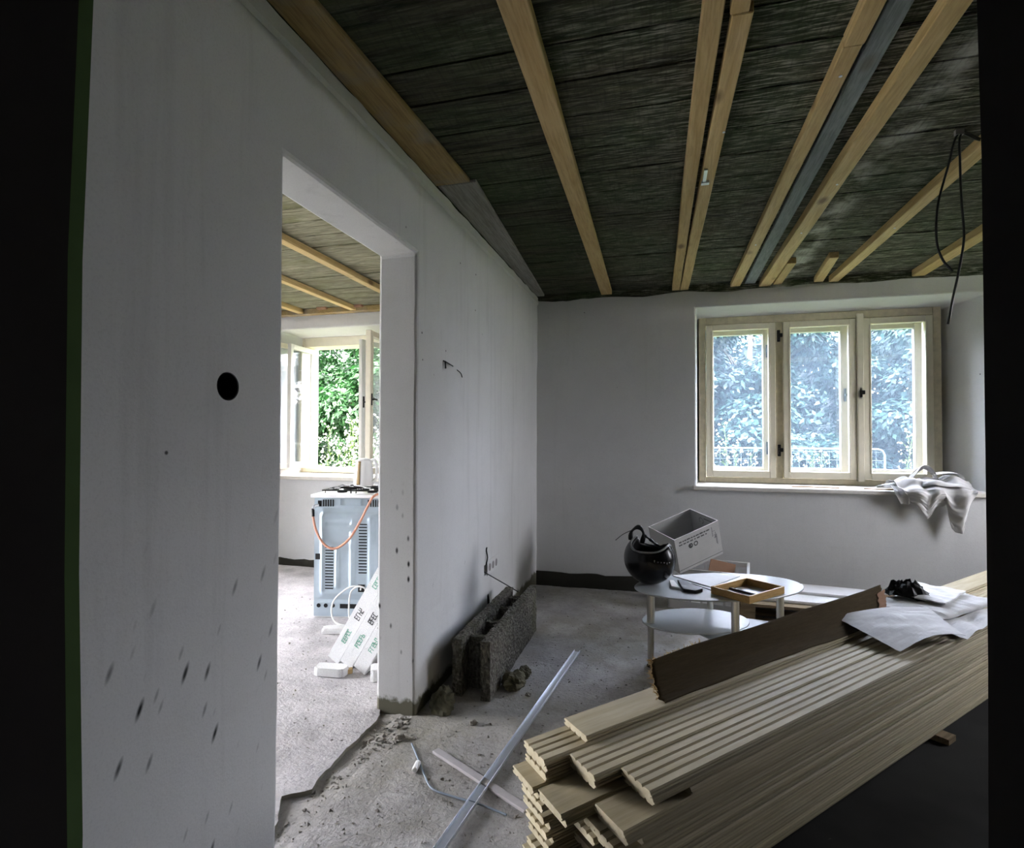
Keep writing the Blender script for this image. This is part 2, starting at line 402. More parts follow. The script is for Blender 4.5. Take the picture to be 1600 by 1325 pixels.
def wall(name, Uf, Wf, Ub, Wb, holes, fmap, mat, step=.09, amp=.004, bevel=.012):
    """thick wall made of grid cells; Uf/Wf are front break lines, Ub/Wb the same lines on the back; holes = set of (i,j) cells left open"""
    def refine(F, B):
        f, b, idx = [], [], []
        for i in range(len(F)-1):
            n = max(1, int(round(abs(F[i+1]-F[i])/step)))
            for k in range(n):
                t = k/n; f.append(F[i]+(F[i+1]-F[i])*t); b.append(B[i]+(B[i+1]-B[i])*t); idx.append(i)
        f.append(F[-1]); b.append(B[-1]); return f, b, idx
    uf, ub, ui = refine(Uf, Ub); wf, wb, wi = refine(Wf, Wb)
    nu, nw = len(ui), len(wi); solid = lambda i, j: 0 <= i < nu and 0 <= j < nw and (ui[i], wi[j]) not in holes
    vid = {}; V = []; F = []
    def vert(i, j, s):
        k = (i, j, s)
        if k not in vid:
            u, w = (uf[i], wf[j]) if s == 0 else (ub[i], wb[j])
            d = amp*(nz(u, w, s*9+3, 1.7)+.6*nz(u, w, s*5, 6)) if s == 0 else 0
            jit = .35*amp
            vid[k] = len(V); V.append(fmap(u+jit*nz(u, w, 20, 5), w+jit*nz(u, w, 30, 5), s, d))
        return vid[k]
    for i in range(nu):
        for j in range(nw):
            if not solid(i, j): continue
            F.append((vert(i,j,0), vert(i+1,j,0), vert(i+1,j+1,0), vert(i,j+1,0)))
            F.append((vert(i,j,1), vert(i,j+1,1), vert(i+1,j+1,1), vert(i+1,j,1)))
            for di, dj, a, b in ((-1,0,(i,j),(i,j+1)), (1,0,(i+1,j+1),(i+1,j)), (0,-1,(i+1,j),(i,j)), (0,1,(i,j+1),(i+1,j+1))):
                if not solid(i+di, j+dj):
                    F.append((vert(*a,0), vert(*b,0), vert(*b,1), vert(*a,1)))
    m = MB(); m.v = V; m.f = F
    o = m.build(name, mat, smooth=False, bevel=bevel, seg=2, angle=50)
    o['kind'] = 'structure'; return o

# ------------------------------------------------------------------ the shell
XL, XK, YB, YO = -1.076, -1.272, 4.784, 5.50      # partition faces, inner / outer face of the window wall
XR = 3.45; XKL = -4.65; H = 2.5; YF = 0.60
FB = -0.14                                        # walls start below the floor

# partition between the room and the kitchen, doorway 1.38 - 2.30
wl_ = wall('wall_left', [YF-.05, 1.380, 2.300, YB+.02], [FB, 2.094, H-.004], [YF-.05, 1.380, 2.300, YB+.02], [FB, 2.094, H-.004], {(1,0)},
     lambda u, w, s, d: (XL+d, u, w) if s == 0 else (XK, u, w), M['plaster'], .08, .005, .014)
def cut(obj, cutters):
    """boolean holes, baked into the mesh so that no cutter stays in the scene"""
    for c in cutters:
        md = obj.modifiers.new('cut', 'BOOLEAN'); md.operation = 'DIFFERENCE'; md.object = c; md.solver = 'EXACT'
    bpy.context.view_layer.update()
    dg = bpy.context.evaluated_depsgraph_get()
    me = bpy.data.meshes.new_from_object(obj.evaluated_get(dg)); old = obj.data
    obj.modifiers.clear(); obj.data = me; bpy.data.meshes.remove(old)
    for c in cutters: bpy.data.objects.remove(c, do_unlink=True)
def cyl_x(x0, x1, y, z, r, n=28, mat=None):
    m = MB(); a = [(x0, y+r*math.cos(2*PI*k/n), z+r*math.sin(2*PI*k/n)) for k in range(n)]
    b = [(x1, p[1], p[2]) for p in a]
    m.add(a+b, [tuple(range(n)), tuple(range(n, 2*n))[::-1]]+[(k, n+k, n+(k+1) % n, (k+1) % n) for k in range(n)]); return m
cs = [cyl_x(XL-.06, XL+.05, 1.172, 1.388, .037).build('cutter', None)]
cs.append(MB().box(XL-.05, XL+.05, 3.285, 3.350, .380, .446).build('cutter', None))
cs.append(MB().box(XL-.03, XL+.05, 3.360, 3.385, .10, .240).build('cutter', None))
cut(wl_, cs)
# plastic back box in the round hole
m = MB(); n = 28
for r0, r1, x0, x1 in ((.0355, .0355, XL-.001, XL-.055),):
    a = [(x0, 1.172+r0*math.cos(2*PI*k/n), 1.388+r0*math.sin(2*PI*k/n)) for k in range(n)]
    b = [(x1, p[1], p[2]) for p in a]
    m.add(a+b, [tuple(range(n, 2*n))]+[(k, n+k, n+(k+1) % n, (k+1) % n) for k in range(n)])
sb = m.build('wall_box', M['dark_hole']); sb.modifiers.new('s', 'SOLIDIFY').thickness = .0015
tag(sb, 'round black empty socket box sunk into the near part of the plastered wall', 'socket box')

# outer wall with both windows
ob = wall('wall_back', [XKL-.3, -3.80, -2.60, .266, 2.34, XR+.3], [FB, .055, .838, 2.318, H-.02], [XKL-.3, -3.76, -2.68, .325, 2.155, XR+.3], [FB, .055, .838, 2.29, H-.02],
     {(1,2), (3,2)}, lambda u, w, s, d: (u, YB+d, w) if s == 0 else (u, YO-.05, w), M['plaster_back'], .09, .005, .012)
# bare dark foot of the outer wall under the plaster
MB().box(XKL, XK, YB-.012, YB+.02, FB, .0).build('trim_1', M['dark_base'])['kind'] = 'structure'
def foot(name, x0, x1, z1):
    m = MB(); n = 60
    def fn(i, j):
        x = x0+(x1-x0)*i; z = [FB, z1+.014*nz(x, 1, 0, 6)+.008*nz(x, 7, 0, 22)][j > .4]
        return (x, YB-.010-.010*abs(nz(x, z, 2, 9))+(.03 if j > .9 else 0), z)
    m.grid(n, 3, fn); o = m.build(name, M['dark_base']); o['kind'] = 'structure'
foot('baseboard_back', XL-.01, XR, .062); foot('baseboard_kitchen', XKL, XK, .012)
bpy.data.objects.remove(bpy.data.objects['trim_1'], do_unlink=True)

# right wall with a window outside the frame, kitchen side wall with a glazed door opening, front walls
wall('wall_right', [YF-.4, 3.55, 4.15, YO], [FB, .85, 2.28, H-.02], [YF-.4, 3.55, 4.15, YO], [FB, .85, 2.28, H-.02], {(1,1)},
     lambda u, w, s, d: (XR-d, u, w) if s == 0 else (XR+.35, u, w), M['dimmed_wall'], .25, .004, .01)
wall('wall_kitchen_left', [YF-.4, .95, 2.55, YO], [FB, .02, 2.30, H-.02], [YF-.4, .95, 2.55, YO], [FB, .02, 2.30, H-.02], {(1,1)},
     lambda u, w, s, d: (XKL+d, u, w) if s == 0 else (XKL-.35, u, w), M['plaster_back'], .25, .004, .01)
# wall between the hall and the room: the camera stands in its doorway
wall('wall_front', [XKL-.3, -.850, .300, XR+.3], [FB, 2.06, H-.02], [XKL-.3, -.850, .300, XR+.3], [FB, 2.06, H-.02], {(1,0)},
     lambda u, w, s, d: (u, YF-d, w) if s == 0 else (u, .18, w), M['dimmed_wall'], .25, .003, .006)
# dark lined doorway round the camera
door = empty('door_1', (0, .39, 0), kind='structure')
def jamb(xs, side):
    m = MB(); zs = [FB+.01, .68, 1.06, 1.525, 1.90, 2.055]
    for a in range(len(zs)-1):
        pass
    V = []
    for z, x in zip(zs, xs):
        e = x+side*.03 if True else x
        V += [(x, -.205, z), (x, .21, z), (e, .21, z), (e, -.205, z)]
    F = []
    for k in range(len(zs)-1):
        b = k*4
        F += [(b+i, b+(i+1) % 4, b+4+(i+1) % 4, b+4+i) for i in range(4)]
    F += [(0,1,2,3), tuple(len(V)-4+i for i in range(4))]
    m.add(V, F); return m
lx = [-.820, -.817, -.831, -.835, -.822, -.818]; rx = [.278, .281, .2845, .2845, .279, .277]
jamb(lx, -1).build('jamb', M['lining'], door)
jamb(rx, 1).build('jamb', M['lining'], door)
MB().box(-.85, .30, -.205, .21, 2.03, 2.055).build('head_lining', M['lining'], door)
# edging strip on the left jamb, green cast of shade put into its colour
m = MB(); V = []
for z, x in zip([0.02, .68, 1.06, 1.525, 1.90, 2.055], lx):
    w = .0005*nz(z, 3, 0, 9)
    V += [(x-.0005, .21, z), (x-.0005+w, .2315+.002*nz(z, 1, 0, 2), z), (x-.05, .2315, z), (x-.05, .21, z)]
F = []
for k in range(5): F += [(k*4+i, k*4+(i+1) % 4, k*4+4+(i+1) % 4, k*4+4+i) for i in range(4)]
m.add(V, F+[(0,1,2,3), (20,21,22,23)])
tag(m.build('edging_strip', M['green_cast_trim'], door), 'edging strip on the left jamb, coloured with a green shadow cast')

# the hall behind
m = MB(); m.box(-1.6, 1.2, -2.4, -2.3, 0, 2.6).box(-1.7, -1.6, -2.4, .18, 0, 2.6).box(1.2, 1.3, -2.4, .18, 0, 2.6)
m.build('wall_hall', M['hall'])['kind'] = 'structure'
MB().box(-1.7, 1.3, -2.4, .18, 2.45, 2.6).build('ceiling_hall', M['hall'])['kind'] = 'structure'

# ------------------------------------------------------------------ floors
def thicken(o, t):      # grow a floor surface downwards whichever way its faces look
    up = sum(p.normal.z for p in o.data.polygons) > 0
    md = o.modifiers.new('s', 'SOLIDIFY'); md.thickness = t; md.offset = -1 if up else 1; return md
def edge_x(y):   # broken edge of the kitchen screed in the doorway
    pts = [(-5, -1.262), (1.36, -1.25), (1.54, -1.205), (1.666, -1.285), (1.727, -1.205), (1.797, -1.222), (2.0, -1.228), (2.205, -1.218), (2.32, -1.25), (9, -1.262)]
    x = np.interp(y, [p[0] for p in pts], [p[1] for p in pts])
    return x+.010*nz(y, 2, 0, 11)+.006*nz(y, 5, 0, 40)
def floor_h(x, y):
    z = .006*nz(x, y, 0, 1.6)+.004*nz(x, y, 4, 7)+.0025*nz(x, y, 8, 22)
    if x < -1.09 and 1.3 < y < 2.4:
        k = min(1, (-1.09-x)/.09); z += -.013*k+.008*k*nz(x, y, 9, 14)
        if -1.165 < x < -1.13: z += .007*(1-abs(x+1.148)/.018)
    if y > 4.55: z += -.02*min(1, (y-4.55)/.08)
    return z
m = MB()
x0, x1, y0, y1 = -1.32, XR+.02, -.05, 4.66
def back_edge(x): return 4.60+.045*(x+1.0)/.9*min(1, max(0, .9-abs(x+.2))/.9)+.05*(x > -.1)+.02*nz(x, 0, 0, 3)+.012*nz(x, 4, 0, 13)
def fl(i, j):
    x = x0+(x1-x0)*i; y = y0+(back_edge(x)-y0)*j
    return (x, y, floor_h(x, y))
m.grid(200, 200, fl)
fo = m.build('floor', M['concrete'], smooth=True); fo['kind'] = 'structure'; thicken(fo, .09)
m = MB()
def flk(i, j):
    y = -.1+(4.56+.1)*i; ex = edge_x(y); x = XKL+(ex-XKL)*(1-(1-j)**2.2)
    return (x, y+.02*nz(x, 3, 0, 4)*(i > .99), .002+.003*nz(x, y, 1, 2)+.002*nz(x, y, 1, 12))
m.grid(220, 120, flk)
fk = m.build('floor_kitchen', M['concrete_kitchen']); fk['kind'] = 'structure'
fk.data.materials.append(M['slab_edge']); thicken(fk, .07).material_offset_rim = 1
MB().box(XKL-.2, XR+.3, -2.4, YO-.06, -.22, -.135).build('floor_subbase', M['dark_base'])['kind'] = 'structure'
MB().box(-1.7, 1.3, -2.4, -.05, -.08, .0).build('floor_hall', M['hall'])['kind'] = 'structure'

# ------------------------------------------------------------------ ceilings: every board a piece
ce = empty('ceiling', (0, 0, H), kind='structure')
MB().box(XL-.1, XR+.3, .19, YO, .05, .16).build('loft_deck', M['void'], ce)
ys = [.62, .80, .97, 1.15, 1.33, 1.52, 1.70, 1.89, 2.105, 2.27, 2.36, 2.58, 2.797, 2.955, 3.135, 3.33, 3.516, 3.69, 3.86, 4.03, 4.20, 4.37, 4.54, 4.70, 4.80]
for k in range(len(ys)-1):
    a, b = ys[k]+.003+.003*random.random(), ys[k+1]-.002-.004*random.random()
    mm = MB(); n = 26; dz = random.uniform(-.003, .004); L0, L1 = XL-.08, XR+.1; yc = (a+b)/2
    def fn(i, j, a=a, b=b, k=k, dz=dz):
        x = (L1-L0)*(i-.5); e = .004*nz(x, k*3.1, 0, 2.3)
        prof = [(a, .03), (a, 0), (b, 0), (b, .03)][round(j*3)]
        return (x, prof[0]-yc+e*(1 if j > .5 else .6), prof[1]+dz+.002*nz(x, k, 5, 3))
    mm.grid(n, 4, fn)
    mm.build('ceiling_board', M['ceil'], ce, loc=((L0+L1)/2, yc, 0))
# battens nailed under the boards (part of the ceiling)
def batten(x0, w0, y0, x1, w1, y1, t=.035, mat='pine', z=0.0, label=None, name='batten'):
    """left edge x and width at both ends"""
    n = 14; L = y1-y0; mm = MB(); ph = random.random()*50
    def fn(i, j):
        y = y0+L*i; w = w0+(w1-w0)*i; xl = x0+(x1-x0)*i+.0035*nz(y, ph, 0, 1.3)
        px = [(0, 0), (0, -t), (1, -t), (1, 0)][round(j*3)]
        return (xl+w*px[0]-x0, y-y0, px[1]+.003*nz(y, ph, 4, 1.1)*(1 if px[1] else 0))
    mm.grid(n, 4, fn)
    for i in (0, n-1): mm.f.append(tuple(i*4+q for q in range(4)))
    o = mm.build(name, M[mat], ce, bevel=.003, loc=(x0, y0, z-.002))
    if label: o['label'] = label
    return o
batten(-.425, .084, YF, -.503, .090, 4.75)
batten(.122, .060, YF, .078, .060, 4.75)
batten(.198, .052, YF, .190, .052, 1.66, t=.036)
batten(.196, .058, 1.664, .143, .066, 4.76)
batten(.535, .058, YF, .540, .058, 1.885, t=.038)
batten(.542, .055, 1.892, .533, .075, 4.76)
batten(.600, .066, YF, .642, .080, 4.77, t=.020, mat='grey_plank', label='blue-grey weathered plank between two pine battens', name='plank')
batten(.755, .062, YF, .750, .086, 4.77, t=.045)
batten(1.266, .062, YF, 1.250, .068, 4.76, t=.045)
batten(1.80, .10, YF, 1.80, .085, 4.74, t=.045)
batten(.838, .060, 4.19, .852, .062, 4.76, t=.04)
batten(1.090, .058, 4.13, 1.145, .066, 4.76, t=.04)
batten(XL+.008, .095, YF, XL+.008, .176, 2.49, t=.018, mat='edge_plank', label='ochre and grey plank along the top of the partition', name='edge_plank')
batten(XL+.012, .198, 2.50, XL+.006, .070, 4.74, t=.016, mat='plaster_wood', label='grey plaster-smeared plank along the partition top', name='edge_plank')
# hook or bracket of bright metal on the double batten, and a few nail heads
mm = MB().box(.185, .20, 2.60, 2.72, -.046, -.040); mm.box(.180, .215, 2.72, 2.745, -.050, -.036)
mm.build('bracket', M['alu'], ce)
for (x, y) in ((.57, 2.02), (.79, 3.55), (.235, 2.28), (.80, 2.9), (1.285, 3.6), (.565, 3.7)):
    MB().lathe([(.006, -.0505), (.004, -.0475)], 8, x, y).build('nail_head', M['alu'], ce)
# rotten dark strip between ceiling and outer wall
m = MB(); n = 70
def fn(i, j):
    x = XL+(XR-XL)*i; z = [H-.002, H-.055+.022*nz(x, 0, 0, 3)+.012*nz(x, 3, 0, 14), H-.055+.022*nz(x, 0, 0, 3)][round(j*2)]
    return (x, YB-[.03, .02, -.02][round(j*2)]+.006*nz(x, z, 3, 8), z)
m.grid(n, 3, fn); m.build('trim_2', M['ceil'])['kind'] = 'structure'
# ragged plaster lip along the top of the partition
m = MB()
def fn(i, j):
    y = YF+(YB-YF)*i; lo = H-.085+.012*nz(y, 0, 0, 1.4)+.006*nz(y, 3, 0, 9); hi = H-.022+.010*nz(y, 6, 0, 7)
    return (XL+[.0, .012, .013, .0][round(j*3)]+.003*nz(y, 9, 0, 9), y, [lo, lo+.012, hi-.004, hi][round(j*3)])
m.grid(110, 4, fn); m.build('trim_3', M['plaster_back'])['kind'] = 'structure'

# kitchen ceiling
ck = empty('ceiling_kitchen', (0, 0, H), kind='structure')
MB().box(XKL-.3, XK+.08, .19, YO, .05, .16).build('loft_deck', M['void'], ck)
y = .62
while y < 4.75:
    w = random.uniform(.15, .22); b = min(y+w, 4.80); mm = MB(); dz = random.uniform(-.003, .004)
    mm.box(-1.70, 1.70, -(b-y)/2+.004, (b-y)/2-.004, dz, dz+.03)
    mm.build('ceiling_board', M['ceil_kitchen'], ck, loc=(-2.95, (y+b)/2, 0)); y = b
def kbatten(x, w, y0, y1, t=.045):
    MB().box(-w/2, w/2, 0, y1-y0, -t, 0).build('batten', M['pine'], ck, bevel=.003, loc=(x, y0, -.002))
for x in (-1.74, -2.27, -2.87, -3.45, -4.05): kbatten(x, .06, YF, 4.70 if x != -2.27 else 3.70)
kbatten(-2.275, .06, 3.705, 4.70)
MB().box(-3.38, 0, -.04, .04, -.055, -.004).build('wall_plate', M['edge_plank'], ck, bevel=.004, loc=(XK, 4.735, 0))
for x in (-3.72, -2.81, -2.36, -3.2): MB().box(x-.05, x+.05, 4.66, 4.72, -.022, .0).build('packing_block', M['card_brown'], ck)

# roof slab over the house keeps the sun off the rooms
MB().box(XKL-.6, XR+.6, -2.8, YO+.06, H+.17, H+.30).build('roof_slab', M['roof'])['kind'] = 'structure'
# ------------------------------------------------------------------ windows
def sash(parent, w, h, loc, rz, mat='cream', rail=.052, t=.045, glassmat='glass', hinge=0, handle=None):
    """casement whose hinge edge is at local x=0; opens about z"""
    s = empty('sash', loc, (0, 0, rz), parent=parent)
    sg = 1 if hinge == 0 else -1
    X0, X1 = (0, w) if sg > 0 else (-w, 0)
    mm = MB(); r = rail
    for (a, b, c, d) in ((X0, X0+r, 0, h), (X1-r, X1, 0, h)):
        mm.box(a, b, -t/2, t/2, c, d)
    mm.box(X0+r, X1-r, -t/2, t/2, 0, r*1.15).box(X0+r, X1-r, -t/2, t/2, h-r, h)
    mm.box(X0+r-.008, X0+r+.006, -t/2-.006, t/2-.01, r, h-r).box(X1-r-.006, X1-r+.008, -t/2-.006, t/2-.01, r, h-r)
    mm.build('sash_frame', M[mat], s, bevel=.004)
    MB().box(X0+r-.01, X1-r+.01, -.002, .002, r-.01, h-r+.01).build('pane', M[glassmat], s)
    if handle:
        xh = (X1-r*.5) if sg > 0 else (X0+r*.5)
        hd = MB().box(xh-.010, xh+.010, -t/2-.008, -t/2, h*handle-.055, h*handle+.055)
        hd.box(xh-.007, xh+.007, -t/2-.035, -t/2-.006, h*handle-.008, h*handle+.008)
        hd.box(xh-.007-.06*sg, xh+.007, -t/2-.040, -t/2-.028, h*handle-.008, h*handle+.008)
        hd.build('handle', M['black_metal'], s, bevel=.003)
    return s

w1 = empty('window_1', (0, 5.20, .848), kind='structure')
fx0, fx1, fh = .315, 2.165, 1.455
mm = MB().box(fx0, fx0+.058, -.03, .20, 0, fh).box(fx1-.062, fx1, -.03, .20, 0, fh)
mm.box(fx0+.058, fx1-.062, -.03, .20, fh-.065, fh).box(fx0+.058, fx1-.062, -.03, .20, 0, .045)
mm.build('frame', M['cream_old'], w1, bevel=.005)
for xm, wm in ((.968, .062), (1.580, .056)):
    MB().box(xm-wm/2, xm+wm/2, -.022, .19, .045, fh-.065).build('mullion', M['cream_old'], w1, bevel=.004)
MB().box(1.556, 1.606, -.062, -.022, .03, fh-.03).build('cover_strip', M['cream'], w1, bevel=.006)
cells = ((.376, .938), (1.000, 1.552), (1.606, 2.102))
for i, (a, b) in enumerate(cells):
    sash(w1, b-a, fh-.118, (a, -.025, .048), 0, 'cream', .050, .045, 'glass', 0, None)
    sash(w1, b-a-.03, fh-.150, (a+.015, .135, .064), 0, 'white_paint', .055, .045, 'glass', 0, None)
# latches and lever
def latch(x, z, k=1):
    mm = MB().box(x-.012, x+.012, -.062, -.046, z-.05, z+.05); mm.box(x-.006, x+.028*k, -.078, -.060, z-.012, z+.020)
    mm.box(x-.008, x+.006, -.085, -.060, z-.035, z-.005)
    mm.build('latch', M['black_metal'], w1, bevel=.003)
latch(.962, 1.285-.02); latch(.962, .285); latch(1.580, .765)
for x, z in ((.895, 1.16), (.895, .30), (1.512, .76)):
    MB().box(x-.007, x+.007, .095, .112, z-.055, z+.055).box(x-.006, x+.006, .075, .1, z-.01, z+.01).build('outer_handle', M['blue_wire'], w1)
m = MB().box(.24, 2.37, -.455, -.005, -.035, -.002)
so = m.build('window_sill', M['sill'], w1, bevel=.006)
# splinters on the sill
for pts in ([(1.0, -.33, .004), (1.2, -.36, .006), (1.33, -.37, .004)], [(1.50, -.37, .004), (1.72, -.39, .004)]):
    MB().tube(pts, .004, 5).build('splinter', M['chipwood'], w1)

w2 = empty('window_2', (0, 5.20, .848), kind='structure')
fx0, fx1 = -3.80, -2.635
mm = MB().box(fx0, fx0+.055, -.03, .20, 0, fh).box(fx1-.055, fx1, -.03, .20, 0, fh)
mm.box(fx0+.055, fx1-.055, -.03, .20, fh-.10, fh).box(fx0+.055, fx1-.055, -.03, .20, 0, .050)
mm.build('frame', M['cream'], w2, bevel=.005)
sash(w2, .50, fh-.155, (-3.745, -.05, .052), R(-98), 'cream', .05, .045, 'glass_clean', 0, None)
sash(w2, .50, fh-.175, (-3.745, .13, .062), R(-83), 'white_paint', .05, .04, 'glass_clean', 0, None)
sash(w2, .60, fh-.115, (-2.695, -.05, .040), R(97), 'cream', .05, .05, 'glass_clean', 1, .52)
sash(w2, .55, fh-.175, (-2.755, .13, .062), R(81), 'white_paint', .05, .04, 'glass_clean', 1, .52)
MB().box(-3.84, -2.58, -.47, -.005, -.04, -.004).build('window_sill', M['sill'], w2, bevel=.006)
w3 = empty('window_3', (XR+.25, 3.85, .85), kind='structure')
mm = MB()
for a in (-.3, .24): mm.box(-.03, .05, a, a+.06, 0, 1.43)
for a in (0, 1.37): mm.box(-.03, .05, -.24, .24, a, a+.06)
mm.build('frame', M['cream'], w3, bevel=.004)
MB().box(.008, .012, -.24, .24, .06, 1.37).build('pane', M['glass_clean'], w3)
d2 = empty('door_2', (XKL-.2, 1.75, .02), kind='structure')
mm = MB()
for a in (-.8, -.03, .74): mm.box(-.04, .04, a, a+.06, 0, 2.28)
for a in (0, 2.22): mm.box(-.04, .04, -.8, .8, a, a+.06)
mm.build('frame', M['cream'], d2, bevel=.004)
for a in (-.74, .03): MB().box(-.002, .002, a, a+.71, .06, 2.22).build('pane', M['glass_clean'], d2)

# ------------------------------------------------------------------ stack of tongue-and-groove boards
DIR = Vector((math.cos(R(48)), math.sin(R(48)), 0)); NRM = Vector((-math.sin(R(48)), math.cos(R(48)), 0))
def sn(s, n, z): return DIR*s+NRM*n+Vector((0, 0, z))
def board_poly(w=.117, t=.0192, up=True):
    p = [(0, .003), (.003, 0), (w-.003, 0), (w, .003), (w, .0065), (w-.008, .007), (w-.008, .012), (w, .0125), (w, t-.004), (w-.004, t)]
    for c in (.086, .058, .030):
        p += [(c+.0048, t), (c, t-.0062), (c-.0048, t)]
    p += [(.004, t), (0, t-.004), (0, .0125), (-.005, .012), (-.005, .007), (0, .0065)]
    if not up: p = [(y, t-z) for y, z in p][::-1]
    return p
LEN = 3.85
bm_up = MB().prism(board_poly(), 0, LEN, .10).mesh('board', M['stack'])
bm_dn = MB().prism(board_poly(up=False), 0, LEN, .10).mesh('board', M['stack'])
NL = 17; Z0 = .0305; TH = .02
rr = random.Random(11)
starts = {
 'left':   [.905, .915, .91, .865, .885, .905, .895, .95, .905, .925, .91, .935, .92, .95, .915, .90, .93],
 'middle': [.975, .980, 1.28, .865, .880, 1.12, 1.16, .985, .97, 1.02, 1.10, .99, 1.06, 1.02, 1.0, 1.05, 1.02],
 'right':  [1.052, 1.060, 1.20, .955, .965, 1.02, .955, .965, 1.0, 1.03, 1.06, 1.01, 1.04, 1.0, 1.03, .99, 1.01]}
n0 = {'left': 1.240, 'middle': 1.1135, 'right': .987}
side = {'left': 'row nearest the coffee table', 'middle': 'middle row', 'right': 'row nearest the foreground'}
ordn = ['topmost', 'second', 'third', 'fourth', 'fifth', 'sixth', 'seventh', 'eighth', 'ninth', 'tenth', 'eleventh', 'twelfth', 'thirteenth', 'fourteenth', 'fifteenth', 'sixteenth', 'bottom']
for col in ('left', 'middle', 'right'):
    for k in range(NL):
        s0 = starts[col][k]; up = (k % 2 == 0)
        o = inst(bm_up if up else bm_dn, 'board', None, sn(s0, n0[col]+rr.uniform(-.0035, .0035), Z0+(NL-1-k)*TH), (0, 0, R(48)+rr.uniform(-.0006, .0006)))
        tag(o, 'pale grooved stack board, %s%s in the %s' % (ordn[k], ' from the top' if 0 < k < NL-1 else '', side[col]), 'board', 'boards in the lumber stack')
o = inst(MB().prism(board_poly(.119, up=False), 0, LEN-.2, .10).mesh('board', M['stack']), 'board', None, sn(1.058, 1.242, Z0+NL*TH+.0005), (0, 0, R(48)))
tag(o, 'pale board lying smooth side up on the stack, beside the coffee table', 'board', 'boards in the lumber stack')
for i, s_ in enumerate((1.42, 2.75, 4.3)):
    o = MB().box(-.035, .035, -.22, .24, 0, .030).build('bearer', M['pallet'], None, loc=sn(s_, 1.16, 0), rot=(0, 0, R(48)))
    tag(o, ['rough wooden bearer under the near end of the lumber stack', 'rough wooden bearer under the middle of the lumber stack', 'rough wooden bearer under the far end of the lumber stack'][i], 'bearer', 'bearers under the boards')
ZT = Z0+NL*TH     # .3705

# curled brown fibre sheet on top of the stack
root = empty('fibre_sheet', sn(2.2, 1.24, ZT+.021), (0, 0, R(48)), 'curled dark brown fibre sheet with a frayed end lying along the top of the stack', 'sheet')
m = MB()
def fsheet(i, j):
    t = j; a = -.16+.30*t
    sL = 1.40-2.2+.06*t*t+.012*nz(t, 0, 0, 9)+.010*nz(t, 4, 0, 30); sR = 3.10-2.2-.26*(1-t)**1.5+.05*nz(t, 2, 0, 6)+.02*nz(t, 7, 0, 25)
    x = sL+(sR-sL)*i
    if t > .85 and i < .10: t -= .0
    z = .002+.098*t**1.5*(.9+.1*min(1, i*4))+.035*t*t*max(0, i-.55)
    y = .015+.112*t-.030*max(0, t-.6)*i-.05*max(0, i-.6)*(1-t)
    return (x, y+.006*nz(x, t, 3, 3), z+.004*nz(x, t*2, 0, 5)+.006*t*nz(x, 9, 0, 2))
m.grid(90, 22, fsheet)
m.build('sheet', M['fibre'], root, smooth=True, solid=.004)
m = MB()
for k in range(170):      # straw fringe on the frayed left end
    t = .18+.82*random.random(); i = .0 if random.random() < .65 else random.random()*.16
    if i > 0: t = 1.0
    p = Vector(fsheet(i, t)); d = Vector((-random.uniform(.2, 1)*(1 if i == 0 else .2), random.uniform(-.25, .5), random.uniform(-.15, .9)))
    L = random.uniform(.008, .03); m.tube([p, p+d*L*.5, p+d*L+Vector((0, 0, -.003))], [.0012, .001, .0004], 3)
m.build('fringe', M['straw'], root)['kind'] = 'stuff'
mm = MB()
def torn(i, j):
    p = Vector(fsheet(.965+.032*j, .30+.50*i)); return (p.x+.020*j+.018*nz(i, j, 0, 7), p.y-.002, p.z+.007+.010*j)
mm.grid(14, 5, torn); mm.build('torn_edge', M['card_brown'], root, solid=.002)
# crumpled black scrap at its far end
m = MB()
def scrap(i, j):
    a = i*2*PI; r = .03+.05*j+.02*nz(math.cos(a), math.sin(a), j, 2)
    return (r*math.cos(a)*1.3, r*math.sin(a)*.8, .09-.07*j+.035*nz(math.cos(a)*2, math.sin(a)*2, j*2, 1.4))
m.grid(22, 7, scrap)
o = m.build('black_scrap', M['black_plastic'], None, solid=.002, loc=sn(3.26, 1.30, ZT+.05)); tag(o, 'crumpled black scrap at the far end of the brown sheet', 'scrap')

# paper sheets and sacks
def sheet(name, corners, bulge, mat, label, cat, seed, nu=22, nv=22, lift=.0, wob=.006, thick=.0016, flap=None):
    base = sum((sn(*c) for c in corners), Vector())/4; base.z = min(c[2] for c in corners)
    P = [sn(*c)-base for c in corners]; m = MB()
    def fn(i, j):
        p = P[0]*(1-i)*(1-j)+P[1]*i*(1-j)+P[2]*i*j+P[3]*(1-i)*j
        e = .006*nz(i*3, j*3, seed, 2.2)
        w = math.sin(PI*i)*math.sin(PI*j)
        z = bulge(i, j)+wob*nz(i, j, seed, 4)*(.3+w)+.5*wob*abs(nz(i, j, seed+5, 7))
        return (p.x+e, p.y+e*.7, max(p.z+z, .002))
    m.grid(nu, nv, fn)
    o = m.build(name, M[mat], None, smooth=False, solid=thick, loc=base); return tag(o, label, cat)
Zt = ZT+.006
def flap(i, j): return .030*math.sin(PI*min(1, i*1.2))*(1-j)*1.0+.020*math.sin(PI*j)-.0*i
sheet('paper_sheet', [(2.54, 1.04, Zt+.012), (2.96, .962, Zt+.02), (3.12, 1.16, Zt+.05), (2.62, 1.34, Zt+.045)],
      lambda i, j: .032*math.sin(PI*i)*(1-.4*j)+.012*j, 'paper', 'grey curled paper sheet hanging over the near edge of the stack', 'paper', 3, 28, 28)
